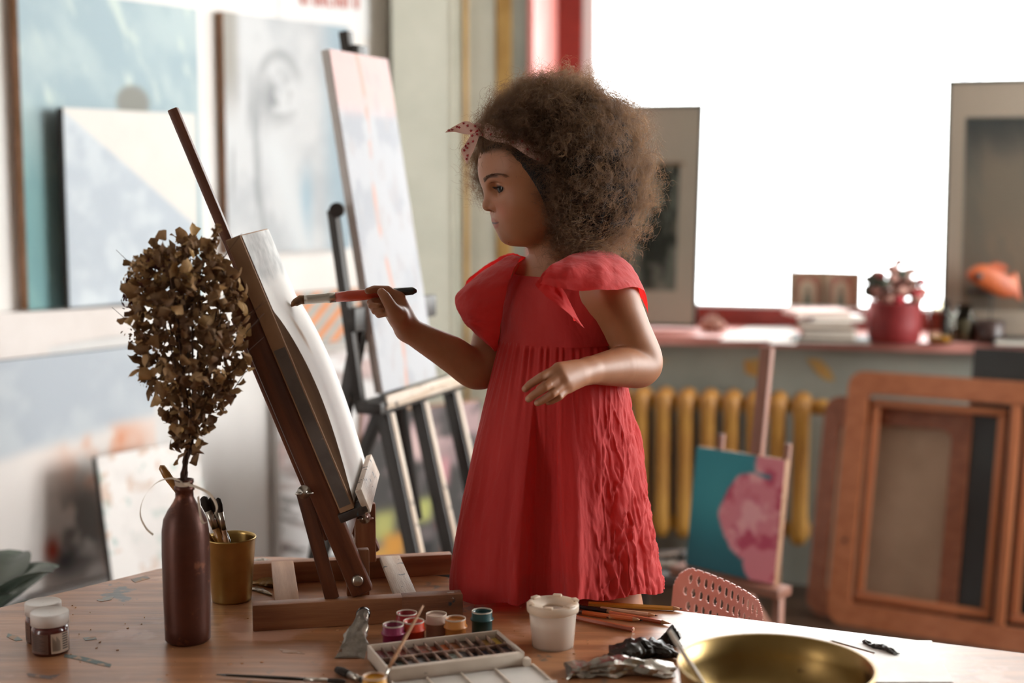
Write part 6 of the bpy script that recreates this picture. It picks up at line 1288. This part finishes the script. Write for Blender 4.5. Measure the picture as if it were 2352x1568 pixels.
# ------------------------------------------------------------------ on the window sill
SZ = SILLZ
def printf(label, BL, w, hgt, fn, fw=.010, edge='frame_dark'):
    ex = WD; lb = -WN; up = (UZ*hgt+lb*.12).normalized(); n = ex.cross(up).normalized()*1.0
    if n.dot(Vector((0, 0, CAMZ))-BL) < 0: n = -n
    t = thing('framed_print', label, 'picture', BL+ex*w/2); nx, nz = 90, 130; s, q = np.meshgrid(np.linspace(0, 1, nx+1), np.linspace(0, 1, nz+1)); s, q = s.ravel(), q.ravel()
    V = np.array(BL[:])+np.outer(s*w, np.array(ex[:]))+np.outer(q*hgt, np.array(up[:]))+np.array((n*.001)[:]); idx = np.arange((nx+1)*(nz+1)).reshape(nz+1, nx+1); F = np.stack([idx[:-1, :-1], idx[:-1, 1:], idx[1:, 1:], idx[1:, :-1]], 2).reshape(-1, 4)
    add('print', mesh_from('print', V, F, colors=np.clip(fn(s, q), 0, 1)), 'paint_vcol', t, smooth=True); R = Matrix((ex, up, n)).transposed(); c = BL+ex*w/2+up*hgt/2
    add('backing', MB().box(c-n*.006, (w, hgt, .012), R), 'frame_dark', t)
    for x, z, a, e in ((-w/2, 0, fw, hgt+fw), (w/2, 0, fw, hgt+fw), (0, -hgt/2, w+fw, fw), (0, hgt/2, w+fw, fw)): add('frame_bar', MB().box(c+ex*x+up*z+n*.001, (a, e, .018), R, .001), edge, t)
    add('glazing', MB().box(c+n*.004, (w-.004, hgt-.004, .001), R), 'picture_glass', t); return t
mat('frame_dark', '2c332f', .4); glassmat('picture_glass', 'f4f4f2', .05, .03)
def prA(s, t):
    c = np.tile(C('eaddd1'), (len(s), 1)); n = fbm(s*8, t*7, 111); ins_ = (s > .17)*(s < .80)*(t > .16)*(t < .74); im = mixc(np.tile(C('8b8f88'), (len(s), 1)), C('3f423e'), sst(.48, .62, n+.25*sst(.55, .74, t)-.1*sst(.3, .5, t))); im = mixc(im, C('b9b3a8'), sst(.55, .7, fbm(s*5, t*9, 113))*.6); c = mixc(c, im.mean(0)*0+C('000000'), ins_*0.)
    c = np.where(ins_[:, None] > 0, im, c); bar_ = (s > .12)*(s < .84)*(np.abs(t-.735) < .008); return mixc(c, C('b08a68'), bar_*.8)
pbl = T(1362, 766, SZ); pbl = T(1596, 757, SZ)-WD*.355; pbl.z = SZ+.012; printf('framed print of a grey harbour leaning on the window behind the girl\'s hair', pbl, .355, .79, prA)
def prB(s, t):
    c = np.tile(C('ead9cc'), (len(s), 1)); ins_ = (s > .085)*(s < .92)*(t > .10)*(t < .855); n = fbm(s*16+t*4, t*4, 121); im = mixc(np.tile(C('a89a8e'), (len(s), 1)), C('5c5f62'), sst(.62, .85, t+.16*(n-.5)-.10*(s-.2))); im = mixc(im, C('b7a08f'), sst(.55, .25, t)); im = mixc(im, C('8c8a86'), sst(.5, .65, n)*.5); im = mixc(im, C('55504f'), np.exp(-((t-.175)/.014)**2)*sst(.4, .55, fbm(s*20, t*4, 123))); return np.where(ins_[:, None] > 0, im, c)
pbl = T(2164, 779, SZ); pbl.z = SZ+.012; printf('large framed print of a rainy grey field at the right end of the sill', pbl, .66, .85, prB)
# red pot with dried roses
mat('red_pot', '8e2626', .55, '7c1e20', 6); rp = T(2066, 790, SZ)+Vector((0, .07, 0)); pt_ = thing('flower_pot', 'dark red pot holding dried pink roses on the sill', 'pot', rp); add('pot_body', MB().lathe([(.0005, 0), (.076, 0), (.082, .006), (.086, .06), (.085, .125), (.088, .132), (.082, .132), (.078, .07), (.0005, .06)], 34, c=rp, cap=False), 'red_pot', pt_, smooth=True)
mat('rose_dry', 'b98a7c', .8, '96655a', 12); mat('rose_leaf', '4a4a3c', .8, '37382c', 14); bq2 = thing('dried_roses', 'bunch of dried pink roses and leaves in the red pot', 'dried flowers', rp+UZ*.12); r5 = random.Random(31)
for k in range(64):
    a = r5.uniform(0, 6.28); rr = .098*math.sqrt(r5.random()); p = rp+Vector((rr*math.cos(a), rr*math.sin(a)*.8, .140+.13*(1-(rr/.12)**2)*r5.uniform(.05, 1.0))); sz = r5.uniform(.016, .026)
    m_ = MB()
    for q_ in range(4): f = 1-q_*.22; m_.lathe([(sz*.25*f, -sz*.7), (sz*.8*f, -sz*.35), (sz*f, sz*.1*(q_+1)), (sz*.85*f, sz*.35+q_*sz*.1)], 9, c=p, cap=False, R=ROT(q_*.9), wob=lambda a_, j: 1+.15*math.sin(3*a_+j))
    add('rose', m_, 'rose_dry' if k % 3 else 'star_red' if k % 9 == 0 else 'rose_leaf', bq2, smooth=True)
for k in range(16):
    a = r5.uniform(0, 6.28); p0 = rp+UZ*.12; p1 = rp+Vector((.10*math.cos(a), .08*math.sin(a), r5.uniform(.15, .30))); add('sprig', MB().tube([p0, (p0+p1)/2+UZ*.02, p1], [.0015, .0012, .0006], 5), 'rose_leaf', bq2); 
    mb = MB(); puff(mb, p1, 6, .012, .010, r5); add('sprig_leaves', mb, 'rose_leaf', bq2, smooth=True)
# books
mat('book_cream', 'cbb6a4', .6); mat('book_brown', '8c6a4e', .6); mat('book_white', 'dfdad5', .6); mat('book_black', '26221f', .5); mat('pages', 'd9cfc2', .8); mat('book_pink', 'd3a79c', .6)
def book(label, cx_, cy_, z, w, d, th, rz, cov, group='books stacked on the sill'):
    o = Vector((cx_, cy_, z)); t = thing('book', label, 'book', o, group, M=Matrix.Translation(o) @ Matrix.Rotation(rz, 4, 'Z')); M = wm(t); k = min(.003, th*.18)
    add('cover', MB().box((0, 0, k/2), (w, d, k)).box((0, 0, th-k/2), (w, d, k)).box((-w/2+k/2, 0, th/2), (k, d, th)), cov, t, M); add('page_block', MB().box((.002, 0, th/2), (w-.010, d-.008, th-2*k)), 'pages', t, M)
bk0 = T(1915, 792, SZ)+Vector((-.005, .11, 0)); z = SZ
for lb, w, d, th, rz, cv, dx in (('wide black-edged book at the bottom of the sill stack', .25, .17, .014, -.22, 'book_black', .02), ('thick brown book second from the bottom of the sill stack', .17, .14, .035, -.30, 'book_brown', .015), ('slim brown book in the middle of the sill stack', .17, .15, .020, -.18, 'book_brown', -.005), ('white notebook on the right of the sill stack', .17, .13, .016, .02, 'book_white', .03), ('pink-white book lying on top of the sill stack', .19, .14, .018, .10, 'book_pink', -.03)):
    book(lb, bk0.x+dx, bk0.y, z, w, d, th, rz, cv); z += th+.0005
# icon diptych
mat('icon_gold', '8f7258', .6, '7a5f49', 9); mat('icon_field', '9b5f4c', .7, '86503f', 12); mat('icon_light', 'c0a88e', .7); mat('icon_fig', '5f6256', .7); ib = T(1925, 760, SZ)+Vector((-.01, .18, 0)); ic = thing('icon_diptych', 'small folding icon with two painted panels behind the books', 'icon', ib)
for k, (ox, rz) in enumerate(((-.062, .10), (.062, -.35))):
    c = ib+ROT(-WALL_A) @ Vector((ox, (.0 if k == 0 else -.015), 0)); R = ROT(-WALL_A+rz); lf_ = add('leaf_panel', MB().box(c+UZ*.10, (.135, .012, .20), R, .002), 'icon_gold', ic)
    add('icon_field', MB().box(c+UZ*.105+R @ Vector((0, -.0065, 0)), (.076, .002, .15), R), 'icon_field', lf_); P_ = [(.028*math.cos(a), .028*math.sin(a)) for a in [math.pi*i/10 for i in range(11)]]+[(-.028, -.085), (.028, -.085)]
    add('icon_arch', MB().prism(P_, .001, R @ ROT(math.pi/2, 'X'), c+UZ*.138+R @ Vector((0, -.0078, 0))), 'icon_light', lf_, auto=False); add('icon_figure', MB().prism([(-.014, -.075), (.014, -.075), (.010, -.02), (.005, .0), (.007, .012), (0, .02), (-.007, .012), (-.005, 0), (-.010, -.02)], .001, R @ ROT(math.pi/2, 'X'), c+UZ*.13+R @ Vector((0, -.0090, 0))), 'icon_fig', lf_, auto=False)
# sheets and shell on the sill
def sillsheet(label, P_, z, mt):
    V = [T(x, y, SZ) for x, y in P_]; V = [Vector((p.x, p.y, SZ+z)) for p in V]; n = len(V); W_ = [v_+UZ*.0015 for v_ in V]; me_ = mesh_from('paper_sheet', [v_[:] for v_ in V+W_], [tuple(range(n-1, -1, -1)), tuple(range(n, 2*n))]+[(i, (i+1) % n, n+(i+1) % n, n+i) for i in range(n)], smooth=False); tag(add('paper_sheet', me_, mt, auto=False), label, 'paper')
sillsheet('white paper lying across the sill left of the books', [(1652, 783), (1760, 784), (1835, 765), (1815, 750), (1712, 753)], .001, 'paper'); sillsheet('small white card at the sill edge beside the books', [(1765, 792), (1828, 794), (1838, 776), (1780, 775)], .0035, 'paper')
mat('shell', 'b07a66', .6, '8a5a4a', 10); sh = T(1640, 762, SZ)+Vector((0, .03, 0)); mb = MB(); puff(mb, sh+UZ*.03, 90, .032, .014, random.Random(5)); mb.lathe([(.001, .0), (.04, .004), (.045, .02), (.03, .04), (.001, .048)], 18, c=sh, wob=lambda a, j: 1+.15*math.sin(4*a+j))
tag(add('dried_flower_head', mb, 'shell', smooth=True), 'pinkish dried flower head lying on the sill', 'dried flower')
# glass jars, dark pot with a fish figure
glassmat('jar_glass', 'eeebe4', .05, .02); mat('honey', 'd19a2e', .2, coat=.5, tl=.3); mat('murky', '5f5a4a', .3, coat=.4)
for x, y, r, hh_, liq, lq, lb in ((2164, 789, .040, .135, 'honey', .022, 'glass jar with a little yellow liquid beside the red pot'), (2216, 786, .036, .12, 'murky', .07, 'glass jar of murky water beside the dark pot')):
    c = T(x, y, SZ)+Vector((0, .022, 0)); t_ = thing('glass_jar', lb, 'jar', c); add('glass', MB().lathe([(.0005, .001), (r*.95, .001), (r, .004), (r, hh_*.72), (r*.7, hh_*.82), (r*.66, hh_), (r*.62, hh_), (r*.66, hh_*.81), (r*.95, hh_*.70), (r*.95, .006)], 28, c=c, cap=False), 'jar_glass', t_, smooth=True); add('liquid', MB().lathe([(.0005, .005), (r*.93, .005), (r*.93, lq), (.0005, lq)], 24, c=c, cap=False), liq, t_, smooth=True)
    add('glass_lip', MB().lathe([(r*.66, hh_-.004), (r*.72, hh_-.002), (r*.72, hh_+.002), (r*.62, hh_+.003)], 24, c=c, cap=False), 'jar_glass', t_, smooth=True)
mat('dark_pot', '3a2119', .4, '2c1812', 8); dp = T(2275, 790, SZ)+Vector((.008, .045, 0)); t_ = thing('small_pot', 'small dark brown square pot under the orange fish', 'pot', dp); add('pot_body', MB().lathe([(.0005, 0), (.046, 0), (.048, .004), (.051, .070), (.047, .071), (.044, .012), (.0005, .010)], 24, c=dp, cap=False), 'dark_pot', t_, smooth=True)
mat('fish_orange', 'b5592a', .5, '9a431f', 12, c3='3a2018', n3=18, lo3=.7, hi3=.74); fc = D(2282, 645, dp.y); fs = thing('fish_figure', 'orange fish figure on a thin stick above the dark pot', 'figure', dp+UZ*.02); add('stick', MB().tube([dp+UZ*.011, fc], .0022, 8), 'dark_metal', fs, smooth=True)
R_ = []; 
for i in range(21):
    t = i/20; x = -.088+.172*t; hw = .044*math.sin(math.pi*min(t*.9+.02, 1))**.75+.004; hw = hw if t < .86 else hw+.22*(t-.86); th_ = .016*math.sin(math.pi*min(t*.95+.03, 1))**.8+.002; ang = -.20
    row = []
    for j in range(17): a = 2*math.pi*j/16; p = Vector((x, th_*math.cos(a), hw*math.sin(a)+.006*math.sin(t*6))); row.append(fc+Vector((p.x*math.cos(ang)-p.z*math.sin(ang)*-1, p.y, p.x*math.sin(ang)+p.z*math.cos(ang))))
    R_.append(row)
m_ = MB().grid(R_); m_.F.append(tuple(range(15, -1, -1))); m_.F.append(tuple(20*17+j for j in range(16))); add('fish_body', m_, 'fish_orange', fs, smooth=True); add('fish_eye', MB().lathe([(.0005, -.003), (.010, -.002), (.012, 0), (.010, .002), (.0005, .003)], 16, c=fc+Vector((-.052, -.015, .016)), R=ROT(math.pi/2, 'X')), 'dark_metal', fs, smooth=True)
P_ = [(-.035, .04), (.0, .062), (.03, .056), (.05, .04), (.02, .03)]; add('fin', MB().prism(P_, .004, ROT(math.pi/2, 'X'), fc), 'fish_orange', fs, auto=False)
bp_ = T(2335, 795, SZ)+Vector((.02, .05, 0)); book('dark closed book lying at the right end of the sill', bp_.x, bp_.y, SZ, .16, .11, .022, -.2, 'book_black', None)
# ------------------------------------------------------------------ outside: frosted bare trees
mat('frost_bark', 'd6d8de', .9); r6 = random.Random(77)
gr = MB().box((6, 16, -1.45), (60, 22, .1)); mat('snow', 'f0f2f6', .9); sg_ = add('ground_snow', gr, 'snow'); struct(sg_)
for k, (px, Y, lb) in enumerate(((1800, 11, 'slim frosted tree outside the window, left of the pair'), (2215, 13, 'slim frosted tree outside the window above the right print'))):
    base = D(px, 784, Y); base.z = -1.4; tr_ = thing('tree', lb, 'tree', base); pts_ = [base+Vector((.12*math.sin(i*.6+k), 0, i*.5)) for i in range(13)]; add('trunk', MB().tube(pts_, [.05-.003*i for i in range(13)], 8), 'frost_bark', tr_, smooth=True)
    for j in range(14):
        i = r6.randrange(3, 12); a = r6.uniform(0, 6.28); p = pts_[i]; e = p+Vector((math.cos(a)*.7, math.sin(a)*.7, r6.uniform(.3, 1.0))); add('branch', MB().tube([p, (p+e)/2+UZ*.1, e], [.015, .010, .004], 6), 'frost_bark', tr_, smooth=True)
